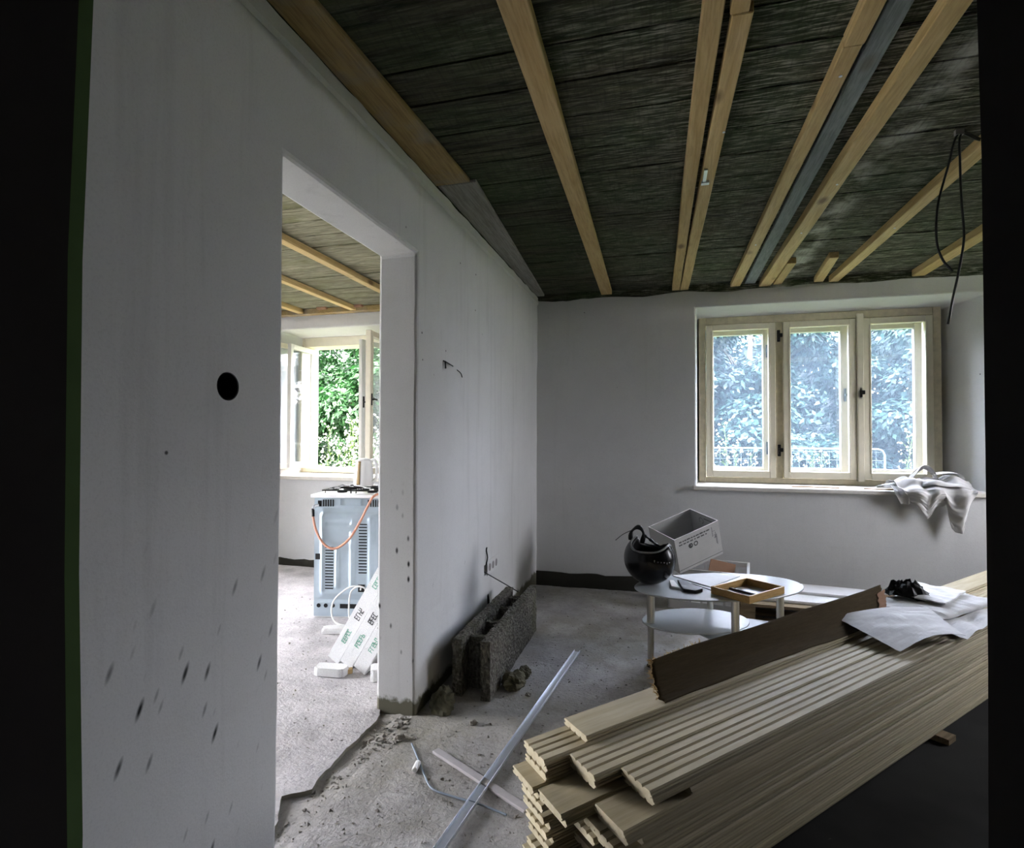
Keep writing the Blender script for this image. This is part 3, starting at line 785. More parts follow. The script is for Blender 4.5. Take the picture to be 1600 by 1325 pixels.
sheet('paper_sheet', [(2.96, .955, Zt+.004), (3.45, .985, Zt+.004), (3.55, 1.06, Zt+.012), (3.0, 1.10, Zt+.012)],
      lambda i, j: .012*math.sin(PI*i*2)**2, 'paper', 'dusty flat paper under the folded sack, at the near edge', 'paper', 8)
def sack(name, s0, s1, na, nb, z, t, lab, seed, rot=0, mat='sack'):
    m = MB(); L = s1-s0; W = nb-na
    def fn(i, j):      # i round the section, j along
        a = 2*PI*i; cx, cz = math.cos(a), math.sin(a)
        y = W/2*math.copysign(abs(cx)**.55, cx); zz = t/2*math.copysign(abs(cz)**.6, cz)
        k = min(1, .25+6*min(j, 1-j)); x = L*(j-.5)
        q = .010*nz(x, y, seed, 9)+.006*nz(x, y, seed+4, 22)
        return (x+.010*nz(y, zz, seed, 14), y*(1-.04*(1-k))+.006*nz(x, 3, seed, 8), max(0.001, t/2+zz*k+q*(1 if cz > 0 else .15)))
    m.grid(40, 26, fn); n = 40
    m.f += [tuple(k*26 for k in range(40))[::-1], tuple(k*26+25 for k in range(40))]
    o = m.build(name, M[mat], None, smooth=False, loc=sn((s0+s1)/2, (na+nb)/2, z), rot=(0, 0, R(48+rot))); return tag(o, lab, 'sack')
sack('paper_sack', 3.06, 3.66, 1.06, 1.36, ZT+.022, .040, 'folded pale paper sack with a thick creased front edge on the stack', 4, -4)
sack('paper_sack', 3.22, 3.58, 1.14, 1.37, ZT+.064, .022, 'small folded white paper sack lying on top of the bigger sack', 9, 6, 'white_board')

# ------------------------------------------------------------------ coffee table
TC = Vector((.30, 3.26, 0)); TA = R(25)
root = empty('coffee_table', TC, (0, 0, TA), 'low oval two-tier glass coffee table with round steel legs', 'table')
def disc(a, b, z, t, n=64):
    return MB().lathe([(1-.006, z), (1, z+t*.3), (1, z+t*.7), (1-.006, z+t)], n, 0, 0, a, b)
disc(.482, .268, .424, .008).build('tabletop', M['tglass'], root, smooth=False)
def at(mb, dx, dy): mb.v = [(x+dx, y+dy, z) for x, y, z in mb.v]; return mb
at(disc(.30, .205, .232, .007), -.125, .03).build('shelf', M['tglass'], root)
at(disc(.27, .20, .165, .007), .155, .02).build('shelf', M['tglass'], root)
for (u, v, r, zb) in ((-.385, .035, .021, 0), (-.046, -.232, .020, 0), (.345, -.04, .020, 0), (.08, .236, .018, 0)):
    mm = MB().tube([(u, v, .006), (u, v, .424)], r*.8, 16)
    mm.tube([(u, v, .215), (u, v, .424)], r, 16)
    lg = mm.build('leg', M['chrome'], root, smooth=False)
    MB().lathe([(r*1.05, 0), (r*1.05, .008), (r*.8, .012)], 14, u, v).build('foot', M['black_plastic'], lg)
# motorcycle helmet, upside down
root = empty('helmet', (-.072, 3.20, .4325), (0, 0, R(-18)), 'black open-face motorcycle helmet lying upside down on the table edge', 'helmet')
m = MB(); n = 48; prof = 20
def shell(i, j, r=1.0):
    a = 2*PI*i; ca, sa = math.cos(a), math.sin(a)
    top = .205+.052*max(0, -ca)**3+.022*max(0, ca)**4-.030*abs(sa)**2*.4
    # polar from the bottom pole up to the rim
    phm = math.acos(max(-.9, min(.9, (.138-top)/.140)))
    ph = phm*j
    rx, ry, rz = .140*r, .124*r, .138*r
    return (rx*math.sin(ph)*ca, ry*math.sin(ph)*sa, .138-rz*math.cos(ph))
m.grid(n+1, prof, shell); m.build('shell', M['black_gloss'], root, smooth=True, solid=.005)
m = MB(); m.grid(n+1, 12, lambda i, j: shell(i, .40+.60*j, .90)); m.build('liner', M['black_plastic'], root, smooth=True, solid=.012)
rim = [Vector(shell(k/n, 1.0)) for k in range(n)]
MB().tube(rim, .0055, 8, closed=True).build('rim_seal', flat('grey_rim_seal', (.20,.20,.20), .6), root, smooth=True)
pts = spline([(-.120, .02, .225), (-.115, .03, .275), (-.075, .035, .302), (-.045, .03, .270), (-.05, .02, .215)], 18)
m = MB()
for k in range(len(pts)-1):
    m.tube([pts[k], pts[k+1]], [.013, .013], 6)
m = MB().tube(pts, [.011+.004*math.sin(k*.9) for k in range(18)], 8)
m.build('chin_strap', M['black_plastic'], root, smooth=True)
MB().tube(spline([(-.075, .03, .300), (-.15, .0, .262), (-.195, -.02, .222)], 10), .0022, 5).build('cord', M['cord_black'], root)
MB().tube(spline([(-.045, .03, .262), (.0, .03, .235), (.05, .02, .208), (.11, .0, .232)], 14), [.007+.003*math.sin(k*1.9) for k in range(14)], 6).build('strap', M['black_plastic'], root)
m = MB()
def mark(a, z, w, h):
    ph = math.acos((.138-z)/.138); ca, sa = math.cos(a), math.sin(a); q = []
    for da, dz in ((-w, -h), (w, -h), (w*1.1, h), (-w*.9, h)):
        p = math.acos(max(-1, min(1, (.138-z-dz)/.138))); q.append((.1432*math.sin(p)*math.cos(a+da), .1272*math.sin(p)*math.sin(a+da), .138-.1412*math.cos(p)))
    m.add(q, [(0, 1, 2, 3)])
for k, (h, dz) in enumerate(((.010, .004), (.006, 0), (.006, 0), (.006, 0), (.009, -.004), (.005, 0))):
    mark(R(-62+k*7.5), .148+dz-k*.0012, .030 if k % 2 else .018, h*.55)
m.build('lettering', M['grey_ink'], root)
m = MB()
for sx in (-1, 1): m.lathe([(.006, 0), (.005, .004)], 10, 0, 0)
# white panel, tools and box frame on the table
m = MB(); c = [(.056, 3.400), (.250, 3.205), (.440, 3.500), (.300, 3.535)]
m.add([(x, y, z) for z in (0, .004) for x, y in c], [(3,2,1,0), (4,5,6,7)]+[(k, (k+1) % 4, 4+(k+1) % 4, 4+k) for k in range(4)])
m.v = [(x-.25, y-3.38, z) for x, y, z in m.v]
o = m.build('white_sheet', M['white_board'], None, loc=(.25, 3.38, .4325)); tag(o, 'thin white panel lying flat on the back of the coffee table', 'panel')
root = empty('frame_box', (.43, 3.134, .4325), (0, 0, R(50)), 'shallow open wooden frame lying on the coffee table', 'frame')
a, b, hh, t = .160, .110, .038, .011
for (x0, x1, y0, y1) in ((-a, a, -b, -b+t), (-a, a, b-t, b), (-a, -a+t, -b+t, b-t), (a-t, a, -b+t, b-t)):
    MB().box(x0, x1, y0, y1, 0, hh).build('frame_side', M['frame_wood'], root, bevel=.0015)
MB().box(-.015, .0, -b+t, b-t, .002, .012).build('cross_bar', M['black_plastic'], root)
def slab_obj(name, pts, z, t, mat, label, cat, bevel=.001):
    cx = sum(p[0] for p in pts)/len(pts); cy = sum(p[1] for p in pts)/len(pts); n = len(pts)
    m = MB().add([(x-cx, y-cy, zz) for zz in (0, t) for x, y in pts], [tuple(range(n))[::-1], tuple(range(n, 2*n))]+[(k, (k+1) % n, n+(k+1) % n, n+k) for k in range(n)])
    return tag(m.build(name, M[mat], None, loc=(cx, cy, z), bevel=bevel), label, cat)
def px6(*uv): pass
slab_obj('wood_offcut', [(.105, 3.075), (.165, 3.060), (.205, 3.110), (.110, 3.270), (.080, 3.265)], .4325, .016, 'black_plastic', 'dark angled tool lying between helmet and wooden frame', 'tool')
slab_obj('white_scraper', [(.045, 3.130), (.090, 3.110), (.060, 3.260), (.035, 3.262)], .4325, .012, 'card_edge', 'pale scraper with dark edge lying right beside the helmet', 'tool')
o = MB().tube(spline([(.155, 3.245, .4365), (.23, 3.155, .437), (.262, 3.112, .437)], 10), [.0025]*10, 6).build('thin_rod', M['black_plastic'], None); tag(o, 'thin black rod lying by the corner of the wooden frame', 'rod')

# ------------------------------------------------------------------ cardboard box wedged in a white crate behind the table
root = empty('crate', (.33, 4.37, 0), (0, 0, R(-8)), 'low white slatted crate standing on the floor behind the coffee table', 'crate')
cw, cd, chh = .27, .19, .292
for (x0, x1, y0, y1) in ((-cw, cw, -cd, -cd+.008), (-cw, cw, cd-.008, cd), (-cw, -cw+.008, -cd, cd), (cw-.008, cw, -cd, cd)):
    mm = MB()
    L = max(x1-x0, y1-y0); n = int(L/.07)
    horiz = (x1-x0) > (y1-y0)
    mm.box(x0, x1, y0, y1, .0, .06); mm.box(x0, x1, y0, y1, chh-.035, chh)
    for k in range(n+1):
        q = k*L/n
        if horiz: mm.box(x0+max(0, q-.008), min(x1, x0+q+.008), y0, y1, .06, chh-.035)
        else: mm.box(x0, x1, y0+max(0, q-.008), min(y1, y0+q+.008), .06, chh-.035)
    mm.build('crate_side', M['white_enamel'], root)
MB().box(-cw+.008, cw-.008, -cd+.008, cd-.008, .004, .012).build('crate_bottom', M['white_enamel'], root)
mm = MB()
for a, b, c, d in ((-cw-.012, cw+.012, -cd-.012, -cd+.004), (-cw-.012, cw+.012, cd-.004, cd+.012), (-cw-.012, -cw+.004, -cd, cd), (cw-.004, cw+.012, -cd, cd)): mm.box(a, b, c, d, chh-.006, chh+.004)
mm.build('crate_rim', M['white_enamel'], root, bevel=.001)
o = MB().box(-.10, .10, -.003, .003, 0, .19).build('board_scrap', M['card_brown'], None, bevel=.001, loc=(.40, 4.372, .135), rot=(R(-6), R(14), R(20)))
tag(o, 'dark brown board scrap sticking out of the crate under the cardboard box', 'scrap')
Rm = Euler((0, 0, 0)).to_matrix()
Bm = Matrix.Rotation(.60, 3, 'Z') @ Matrix.Rotation(-.31, 3, 'Y') @ Matrix.Rotation(.161, 3, 'X')
root = empty('cardboard_box', (.118, 4.05, .292), Bm.to_euler(), 'open pale grey cardboard box with printed lines tilted in the crate', 'box')
lx_, ly_, lz_ = .385, .30, .262; t = .004
MB().box(0, lx_, 0, t, 0, lz_).build('front_panel', M['card_grey'], root)
MB().box(0, lx_, ly_-t, ly_, 0, lz_).build('back_panel', M['card_grey'], root)
MB().box(0, t, t, ly_-t, 0, lz_).build('side_panel', M['card_grey'], root)
MB().box(lx_-t, lx_, t, ly_-t, 0, lz_).build('side_panel', M['card_grey'], root)
MB().box(t, lx_-t, t, ly_-t, 0, t).build('bottom_panel', M['card_grey'], root)
mm = MB()
for a, b, c, d in ((0, lx_, -.001, t+.001), (0, lx_, ly_-t-.001, ly_+.001), (-.001, t+.001, 0, ly_), (lx_-t-.001, lx_+.001, 0, ly_)): mm.box(a, b, c, d, lz_-.001, lz_+.0015)
mm.build('cut_rim', M['card_edge'], root)
mm = MB(); y0, y1 = -.0008, .0002; rk = random.Random(5)
def dash_row(z, xa, xb, h, gap=.008, lo=.006, hi=.030):
    x = xa
    while x < xb:
        w = rk.uniform(lo, hi); q = x
        while q < min(x+w, xb): mm.box(q, q+.0028, y0, y1, z-h/2*rk.uniform(.7, 1), z+h/2*rk.uniform(.7, 1)); q += .0042
        x += w+gap
dash_row(.226, .035, .300, .011); dash_row(.205, .030, .270, .010, .012)
for cx in (.125, .170):       # two round recycling emblems, each three chasing arrows
    for k in range(3):
        a0 = k*2*PI/3
        for q in range(6):
            a1 = a0+q*.28; mm.box(cx+.0145*math.cos(a1)-.003, cx+.0145*math.cos(a1)+.003, y0, y1, .170+.0145*math.sin(a1)-.003, .170+.0145*math.sin(a1)+.003)
        a1 = a0+6*.28; mm.add([(cx+(.0145+dr)*math.cos(a1+da), y0, .170+(.0145+dr)*math.sin(a1+da)) for dr, da in ((-.007, 0), (.007, 0), (0, .45))], [(0, 1, 2)])
for k in range(3): mm.box(.118+k*.004, .120+k*.004, y0, y1, .160, .178)
mm.build('printed_lines', M['black_ink'], root)
mm = MB()      # up arrow and faint symbol along the right edge
for (a, b, c, d) in ((.318, .322, .16, .235), (.345, .349, .10, .19), (.352, .356, .09, .17), (.326, .352, .168, .171), (.320, .345, .20, .203)): mm.box(a, b, y0, y1, c, d)
mm.add([(.330, y0, .145), (.342, y0, .172), (.354, y0, .145)], [(0, 1, 2)])
mm.build('printed_symbol', M['grey_ink'], root)
mm = MB(); mm.box(lx_-t-.0008, lx_-t, .06, .15, .225, .234)
for k in range(10):
    a = k*.55-.6; mm.box(lx_-t-.0008, lx_-t, .18+.022*math.cos(a)-.004, .18+.022*math.cos(a)+.004, .205+.022*math.sin(a)-.004, .205+.022*math.sin(a)+.004)
mm.build('inside_print', M['grey_ink'], root)
MB().box(.0, lx_, -.0006, .0, .018, .021).build('bottom_crease', M['black_ink'], root)

# pallet with rendered white panels behind the table
root = empty('pallet', (1.02, 4.24, 0), (0, 0, R(-3)), 'grey wooden pallet dusted with plaster, on the floor under the window', 'pallet')
for k in range(5):
    y = -.22+k*.11; MB().box(-.50, .62, y-.045, y+.045, .118, .138).build('deck_plank', M['pallet'], root, bevel=.002)
for x in (-.46, .06, .56):
    MB().box(x-.05, x+.05, -.26, .26, .098, .118).build('cross_plank', M['pallet'], root, bevel=.002)
    for y in (-.21, 0, .21): MB().box(x-.05, x+.05, y-.045, y+.045, .018, .098).build('block', M['pallet'], root, bevel=.002)
for y in (-.21, 0, .21): MB().box(-.50, .62, y-.045, y+.045, 0, .018).build('runner', M['pallet'], root)
def rough_slab(name, lx, ly, t, loc, rz, mat, label, cat, seed, group=None):
    m = MB(); n = 26
    pts = []
    for k in range(n):
        a = 2*PI*k/n; c, s_ = math.cos(a), math.sin(a)
        x = lx/2*math.copysign(abs(c)**.35, c); y = ly/2*math.copysign(abs(s_)**.35, s_)
        q = 1+.10*nz(c, s_, seed, 2.2)+.05*nz(c, s_, seed+3, 6); pts.append((x*q, y*q))
    nn = len(pts)
    m.add([(x*f, y*f, z+.003*nz(x, y, seed, 30)*(z > 0)) for z, f in ((0, .985), (t*.5, 1.0), (t, .97)) for x, y in pts], [tuple(range(nn))[::-1], tuple(range(2*nn, 3*nn))]+
          [(a*nn+k, a*nn+(k+1) % nn, (a+1)*nn+(k+1) % nn, (a+1)*nn+k) for a in (0, 1) for k in range(nn)])
    o = m.build(name, M[mat], None, loc=loc, rot=(0, 0, rz)); return tag(o, label, cat, group)
rough_slab('foam_board', .92, .30, .022, (1.05, 4.20, .1385), R(-2), 'styro', 'white broken polystyrene panel lying on the pallet', 'panel', 2)
rough_slab('foam_board', .70, .22, .020, (1.08, 4.33, .161), R(-6), 'white_board', 'white curled insulation sheet on top of the polystyrene panel', 'panel', 6)
rough_slab('foam_board', .36, .20, .05, (1.62, 4.40, 0.0), R(14), 'styro', 'white polystyrene block on the floor beyond the sacks', 'panel', 12)

def rock(name, r, loc, mat, label, cat, seed, sq=(1, .8, .7)):
    m = MB()
    def fn(i, j):
        a, b = 2*PI*i, PI*j; p = Vector((math.cos(a)*math.sin(b), math.sin(a)*math.sin(b), math.cos(b)))
        q = r*(1+.45*nz(p.x+seed, p.y, p.z, 1.3)+.22*nz(p.x, p.y+seed, p.z, 3.5)+.08*nz(p.x, p.y, p.z+seed, 9))
        return (p.x*q*sq[0], p.y*q*sq[1], max(-r*sq[2]*.55, p.z*q*sq[2])+r*sq[2]*.55)
    m.grid(25, 14, fn); return tag(m.build(name, M[mat], None, loc=loc, rot=(0, 0, seed*1.7)), label, cat)
# ------------------------------------------------------------------ wood-chip concrete shuttering block by the partition
root = empty('shuttering_block', (-.885, 3.01, 0), (0, 0, 0), 'long hollow wood-chip concrete block standing beside the partition', 'block')
def rough_wall(xa, xb, ya, yb, z1, seed, name='block_wall'):
    m = MB(); ny, nzz = 30, 9
    loop = lambda i: None
    def fn(i, j):
        # section round x/z, along y
        q = i*4; 
        if q < 1: x, z = xa+(xb-xa)*q, z1
        elif q < 2: x, z = xb, z1*(1-(q-1))
        elif q < 3: x, z = xb+(xa-xb)*(q-2), 0
        else: x, z = xa, z1*(q-3)
        y = ya+(yb-ya)*j; e = .006
        return (x+e*nz(y, z, seed, 26), y+e*nz(x, z, seed+3, 24)*(j in (0, 1)), max(0, z+(e*1.6*nz(x, y, seed+7, 20) if z > .05 else 0)))
    m.grid(41, ny, fn); m.f += [tuple(k*ny for k in range(40))[::-1], tuple(k*ny+ny-1 for k in range(40))]
    return m.build(name, M['chip'], root)
rough_wall(-.098, -.052, -.49, .46, .275, 2); rough_wall(.048, .096, -.50, .49, .280, 8)
for y in (-.36, -.08, .17, .38): rough_wall(-.055, .052, y-.022, y+.022, .235 if y > -.3 else .255, 11+y, 'web')
rock('rubble', .065, (-.725, 2.69, .002), 'stone', 'mossy lump of rubble lying against the hollow block', 'rubble', 21)
rock('rubble', .045, (-.70, 2.815, .002), 'stone', 'smaller dark lump of rubble leaning by the hollow block', 'rubble', 25)
rock('rubble', .075, (-.985, 2.40, .0), 'stone', 'dark rubble lump in the corner between doorway and hollow block', 'rubble', 29)

# ------------------------------------------------------------------ electrics on the partition
root = empty('socket_outlet', (XL+.001, 3.42, .412), (0, 0, 0), 'grey four-gang socket plate with loose wires low on the partition', 'socket')
MB().box(0, .004, -.075, .165, -.045, .050).build('plate', M['plaster_back'], root, bevel=.001)
for k in range(3):
    m = cyl_x(.004, .0055, -.028+k*.071, .002, .025, 18); m.build('cover', M['grey_strip'], root)
    MB().box(.0055, .0065, -.030+k*.071, -.024+k*.071, -.020, .022).build('slot', M['black_ink'], root)
MB().box(-.048, -.046, -.134, -.072, -.030, .032).build('box_back', M['dark_hole'], root)
MB().tube(spline([(.001, -.10, .03), (.012, -.10, .075), (.006, -.104, .12), (.01, -.110, .142)], 12), .0045, 6).build('wire', M['cord_black'], root)
MB().tube(spline([(-.02, -.095, -.01), (.03, -.06, -.05), (.105, .01, -.115), (.165, .07, -.17)], 14), .0038, 6).build('wire', M['cord_black'], root)
root = tag(MB().tube(spline([(XL-.005, 3.372, .245), (XL+.004, 3.372, .20), (XL+.002, 3.374, .11)], 8), .008, 8).build('cable_conduit', M['cord_black'], None), 'short dark cable in a wall chase below the socket plate', 'cable')
o = MB().tube([(XL-.004, 2.607, 1.64), (XL+.010, 2.612, 1.636), (XL+.010, 2.72, 1.624)], .0032, 5).tube([(XL+.010, 2.612, 1.636), (XL+.011, 2.617, 1.60)], .005, 5).build('wire_stub', M['cord_black'], None)
tag(o, 'short bent black wire stub sticking out high on the partition', 'wire')
o = MB().tube(spline([(XL-.004, 2.80, 1.618), (XL+.012, 2.83, 1.60), (XL+.010, 2.86, 1.58)], 6), .0028, 5).build('wire_stub', M['cord_black'], None)
tag(o, 'tiny faint wire end on the partition, right of the bent black stub', 'wire')

# ------------------------------------------------------------------ hanging cables by the window
root = empty('hanging_cable', (1.155, 2.60, 2.49), label='black double cable drooping from the ceiling boards in front of the window', cat='cable')
def rel(pts): return [Vector(p)-Vector((1.155, 2.60, 2.49)) for p in pts]
MB().tube(rel(spline([(1.42, 2.76, 2.472), (1.25, 2.66, 2.478), (1.155, 2.60, 2.482), (1.120, 2.60, 2.36), (1.082, 2.60, 2.20), (1.076, 2.60, 2.06), (1.095, 2.60, 1.98), (1.130, 2.60, 1.928)], 40)), .0045, 7).build('cable', M['cord_black'], root, smooth=True)
MB().tube(rel(spline([(1.44, 2.78, 2.478), (1.27, 2.67, 2.480), (1.166, 2.60, 2.484), (1.160, 2.60, 2.36), (1.164, 2.60, 2.20), (1.170, 2.60, 2.06), (1.150, 2.60, 1.92), (1.132, 2.60, 1.83), (1.112, 2.60, 1.715)], 40)), .0045, 7).build('cable', M['cord_black'], root, smooth=True)
MB().box(-.012, .018, -.008, .008, -.012, .010).build('clip', M['grey_strip'], root)

# ------------------------------------------------------------------ cloth on the sill
m = MB()
def ribbon(path, widths, wdir, folds, amp, n=30, seed=0, nv=16):
    P = spline(path, n); wd = Vector(wdir).normalized(); W = np.interp(np.linspace(0, 1, n), np.linspace(0, 1, len(widths)), widths)
    def fn(i, j):
        k = round(i*(n-1)); p = P[k]; t = (P[min(k+1, n-1)]-P[max(k-1, 0)]).normalized(); nr = t.cross(wd).normalized()
        u = j-.5; f = amp*math.sin(folds*2*PI*j+seed+i*1.5)*(.4+.6*math.sin(PI*min(1, i*1.2)))+amp*.9*nz(u*3, i*2, seed, 1.6)
        q = p+wd*(u*W[k])+nr*f
        y = q.y
        if q.z < .846: y = min(q.y, 4.738)            # hangs in front of the sill edge
        z = max(q.z, .855) if y > 4.738 else q.z
        return (q.x, y, z)
    m.grid(n, nv, fn)
hem_x = [1.70, 1.74, 1.78, 1.84, 1.88, 1.91, 1.94, 1.965, 1.985, 2.01, 2.04, 2.10, 2.125, 2.15, 2.18]
hem_z = [.80, .745, .74, .69, .650, .68, .73, .76, .66, .59, .560, .552, .60, .68, .78]
def drape(i, j):
    x = 1.70+.48*i; hz = np.interp(x, hem_x, hem_z)
    fold = math.sin(x*46+2.5*nz(x, 0, 0, 5))*.45+.7*nz(x*1.0, j*.8, 3, 8)+.3*nz(x, j, 7, 20)
    if j < .42:                    # lying on the sill, rumpled
        t = j/.42; y = 5.02-.285*t+.02*nz(x, t, 1, 6); z = .875+.06*math.sin(PI*t)**.7*(.55+.9*max(0, nz(x, t, 2, 5)+.35))+.028*fold
        return (x+.015*nz(x, t, 5, 9), y, max(z, .856))
    t = (j-.42)/.58; xc = 1.87 if x < 1.955 else 2.06
    xx = x+(xc-x)*(.34*t**1.2)+.012*nz(x, t, 4, 7)*t; z = .875-(.875-hz)*t+.010*fold*(1-t)
    y = 4.722-.030*math.sin(PI*min(1, t*1.25+.12))-.026*(fold+.5)*(.35+.65*math.sin(PI*min(1, .2+.8*t)))
    return (xx, min(y, 4.738), z)
m.grid(110, 60, drape)
ribbon([(1.70, 4.80, .88), (1.715, 4.715, .83), (1.735, 4.722, .755)], [.07, .10, .06], (1, 0, 0), 1.0, .008, n=14, seed=8)
ribbon([(1.60, 4.88, .866), (1.68, 4.86, .885), (1.78, 4.86, .90), (1.90, 4.86, .93)], [.03, .11, .09, .12], (0, 1, .2), .8, .012, n=20, seed=5)
ribbon([(1.84, 4.96, .90), (1.90, 4.98, .97), (1.955, 4.98, 1.022), (2.01, 4.96, .975), (2.02, 4.93, .90)], [.07, .12, .12, .12, .10], (.1, 1, 0), .8, .014, n=22, seed=7)
ribbon([(1.98, 4.90, .965), (2.07, 4.90, .985), (2.15, 4.90, .975), (2.175, 4.90, .94), (2.14, 4.90, .895), (2.07, 4.88, .88)], [.08, .10, .09, .09, .10, .10], (0, 1, .1), .5, .006, n=26, seed=9)
ribbon([(1.84, 4.84, .885), (1.92, 4.80, .925), (2.0, 4.79, .91), (2.10, 4.80, .90), (2.15, 4.76, .88)], [.12, .16, .16, .18, .1], (0, 1, .1), 1.2, .014, n=24, seed=11)
cx = Vector((1.93, 4.80, .85)); m.v = [tuple(Vector(p)-cx) for p in m.v]
o = m.build('rag', M['cloth'], None, smooth=True, solid=.003, subsurf=1, loc=cx)
tag(o, 'crumpled dirty white rag hanging off the right end of the window sill', 'rag')

# ------------------------------------------------------------------ things lying on the floor
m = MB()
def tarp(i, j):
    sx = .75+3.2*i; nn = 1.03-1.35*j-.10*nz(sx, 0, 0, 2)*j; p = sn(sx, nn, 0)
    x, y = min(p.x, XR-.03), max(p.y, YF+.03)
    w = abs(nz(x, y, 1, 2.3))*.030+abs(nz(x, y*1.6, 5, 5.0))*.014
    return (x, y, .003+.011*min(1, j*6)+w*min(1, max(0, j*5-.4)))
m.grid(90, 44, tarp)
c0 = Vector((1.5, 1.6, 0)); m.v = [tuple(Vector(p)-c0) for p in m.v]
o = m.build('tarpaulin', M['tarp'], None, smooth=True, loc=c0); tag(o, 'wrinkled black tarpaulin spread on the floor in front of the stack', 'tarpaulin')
m = MB(); L = 1.66; a = Vector((-.655, 1.55, .012)); b = Vector((-.478, 3.20, .008)); mid = (a+b)/2
m.box(-.017, .017, -.83, .83, 0, .0018); m.box(-.017, -.0155, -.83, .83, 0, .013); m.box(.0155, .017, -.83, .83, 0, .013)
o = m.build('metal_profile', M['alu'], None, loc=(-.566, 2.37, .010), rot=(0, 0, -math.atan2(.177, 1.65)), bevel=.0008); tag(o, 'long pale metal profile lying across the floor toward the stack', 'profile')
o = MB().box(-.25, .25, -.017, .017, 0, .012).build('grey_batten', M['grey_strip'], None, bevel=.003, loc=(-.655, 1.935, .004), rot=(0, 0, R(-29))); tag(o, 'dusty grey lath lying under the long metal profile', 'lath')
root = empty('loose_wire', (-.93, 2.04, .004), label='thin grey-blue wire with a white plastic end lying on the floor', cat='wire')
pts = [(-.985, 2.075, .010), (-.915, 1.985, .010), (-.850, 1.90, .010), (-.790, 1.835, .009), (-.70, 1.815, .009), (-.60, 1.80, .010), (-.50, 1.775, .010)]
MB().tube([Vector(p)-Vector((-.93, 2.04, .004)) for p in spline(pts, 40)], .0035, 6).build('wire', M['blue_wire'], root)
MB().tube([Vector(p)-Vector((-.93, 2.04, .004)) for p in ((-.900, 1.955, .016), (-.893, 1.905, .016))], .011, 10).build('plastic_end', M['white_enamel'], root, bevel=.003)
o = rough_slab('wood_chip', .075, .03, .012, (-.155, 2.07, .004), R(25), 'chipwood', 'orange-brown wood chip on the floor by the stack corner', 'chip', 31)
for (x, y, s_, lab, sd) in ((-1.05, 2.10, .05, 'grey stone just in front of the doorway pillar', 41), (-.80, 2.30, .035, 'small grey stone beside the pillar foot', 43), (-.63, 2.62, .03, 'small stone in the middle of the rough floor', 44)):
    rock('stone', s_*.5, (x, y, .0), 'pebble', lab, 'stone', sd)
# grit that nobody could count
def grit(name, spots, mat, seed):
    rg = random.Random(seed); m = MB()
    for (cx_, cy_, rx_, ry_, cnt, smin, smax, kit) in spots:
        for _ in range(cnt):
            a = rg.uniform(0, 2*PI); q = math.sqrt(rg.random()); x = cx_+rx_*q*math.cos(a); y = cy_+ry_*q*math.sin(a)
            if not kit and x < XL+.01 and not (1.40 < y < 2.28 and x > -1.20): continue
            if kit and x > -1.30: continue
            s_ = smin+(smax-smin)*rg.random()**2.5; z = (floor_h(x, y) if not kit else .006)
            d = [Vector((rg.uniform(-1, 1), rg.uniform(-1, 1), rg.uniform(-.5, .7))).normalized()*s_*rg.uniform(.6, 1.1) for _ in range(5)]
            p = Vector((x, y, z+s_*.25)); vs = [p+q_ for q_ in d]
            m.add(vs, [(0, 1, 2), (0, 2, 3), (0, 3, 4), (0, 4, 1), (1, 2, 3), (1, 3, 4)])
    o = m.build(name, M[mat], None); o['kind'] = 'stuff'; return o
o = grit('grit', [(-.75, 1.9, .5, .5, 700, .002, .010, 0), (-.55, 2.6, .5, .6, 350, .002, .009, 0), (-1.12, 2.12, .08, .16, 160, .004, .016, 0), (-.5, 3.6, .6, .9, 260, .002, .010, 0),
                  (-1.15, 1.75, .05, .4, 130, .003, .012, 0), (-.30, 1.5, .7, .4, 200, .002, .008, 0), (.6, 1.5, .9, .5, 300, .002, .012, 0)], 'pebble', 3)
tag(o, 'grey grit and crumbs of mortar strewn over the rough floor', 'grit')
o = grit('grit', [(-1.75, 2.3, .45, .8, 420, .002, .009, 1), (-2.3, 2.9, .8, .9, 260, .002, .010, 1)], 'slab_edge', 5)
tag(o, 'dark crumbs scattered over the pale kitchen floor', 'grit')

# ------------------------------------------------------------------ kitchen: cooker seen from behind
root = empty('gas_cooker', (-2.318, 3.315, 0), (0, 0, R(12)), 'grey-backed gas cooker with white top standing in the next room', 'cooker')
W_, D_, H_ = .50, .50, .825
MB().box(0, W_, .018, D_, .0, H_).build('body', M['white_enamel'], root, bevel=.004)
m = MB(); nx, nzz = 64, 90
def back(i, j):
    x = W_*i; z = .012+(H_-.014)*j; d = 0.0
    def ridge(c, w, h, z0, z1, soft=.02):
        k = max(0, 1-abs(x-c)/w); k = k*k*(3-2*k); e = min(1, max(0, (z-z0)/soft), 1)*min(1, max(0, (z1-z)/soft)); return h*k*max(0, min(1, e))
    inner = min(1, max(0, (x-.045)/.02))*min(1, max(0, (.475-x)/.02))*min(1, max(0, (z-.150)/.02))*min(1, max(0, (.735-z)/.02))
    d += .010*inner
    d += ridge(.058, .020, .010, .17, .72)+ridge(.165, .020, .010, .20, .49)+ridge(.268, .024, .010, .20, .60)+ridge(.400, .03, .008, .19, .70)
    d -= .008*max(0, 1-abs(z-.655)/.02)*inner*(x < .26)*(x > .075)
    d -= .005*(abs(z-.128) < .008)+.004*(abs(z-.755) < .006)
    return (x, .012-d, z)
m.grid(nx, nzz, back); m.build('back_panel', M['steel'], root, smooth=True)
lv = MB().box(-.028, .028, -.003, .003, -.0035, .0035).mesh('louver', M['dark_hole'])
def louvers(x, z0, z1, n):
    for k in range(n): inst(lv, 'louver', root, (x, .001, z0+(z1-z0)*k/(n-1)))
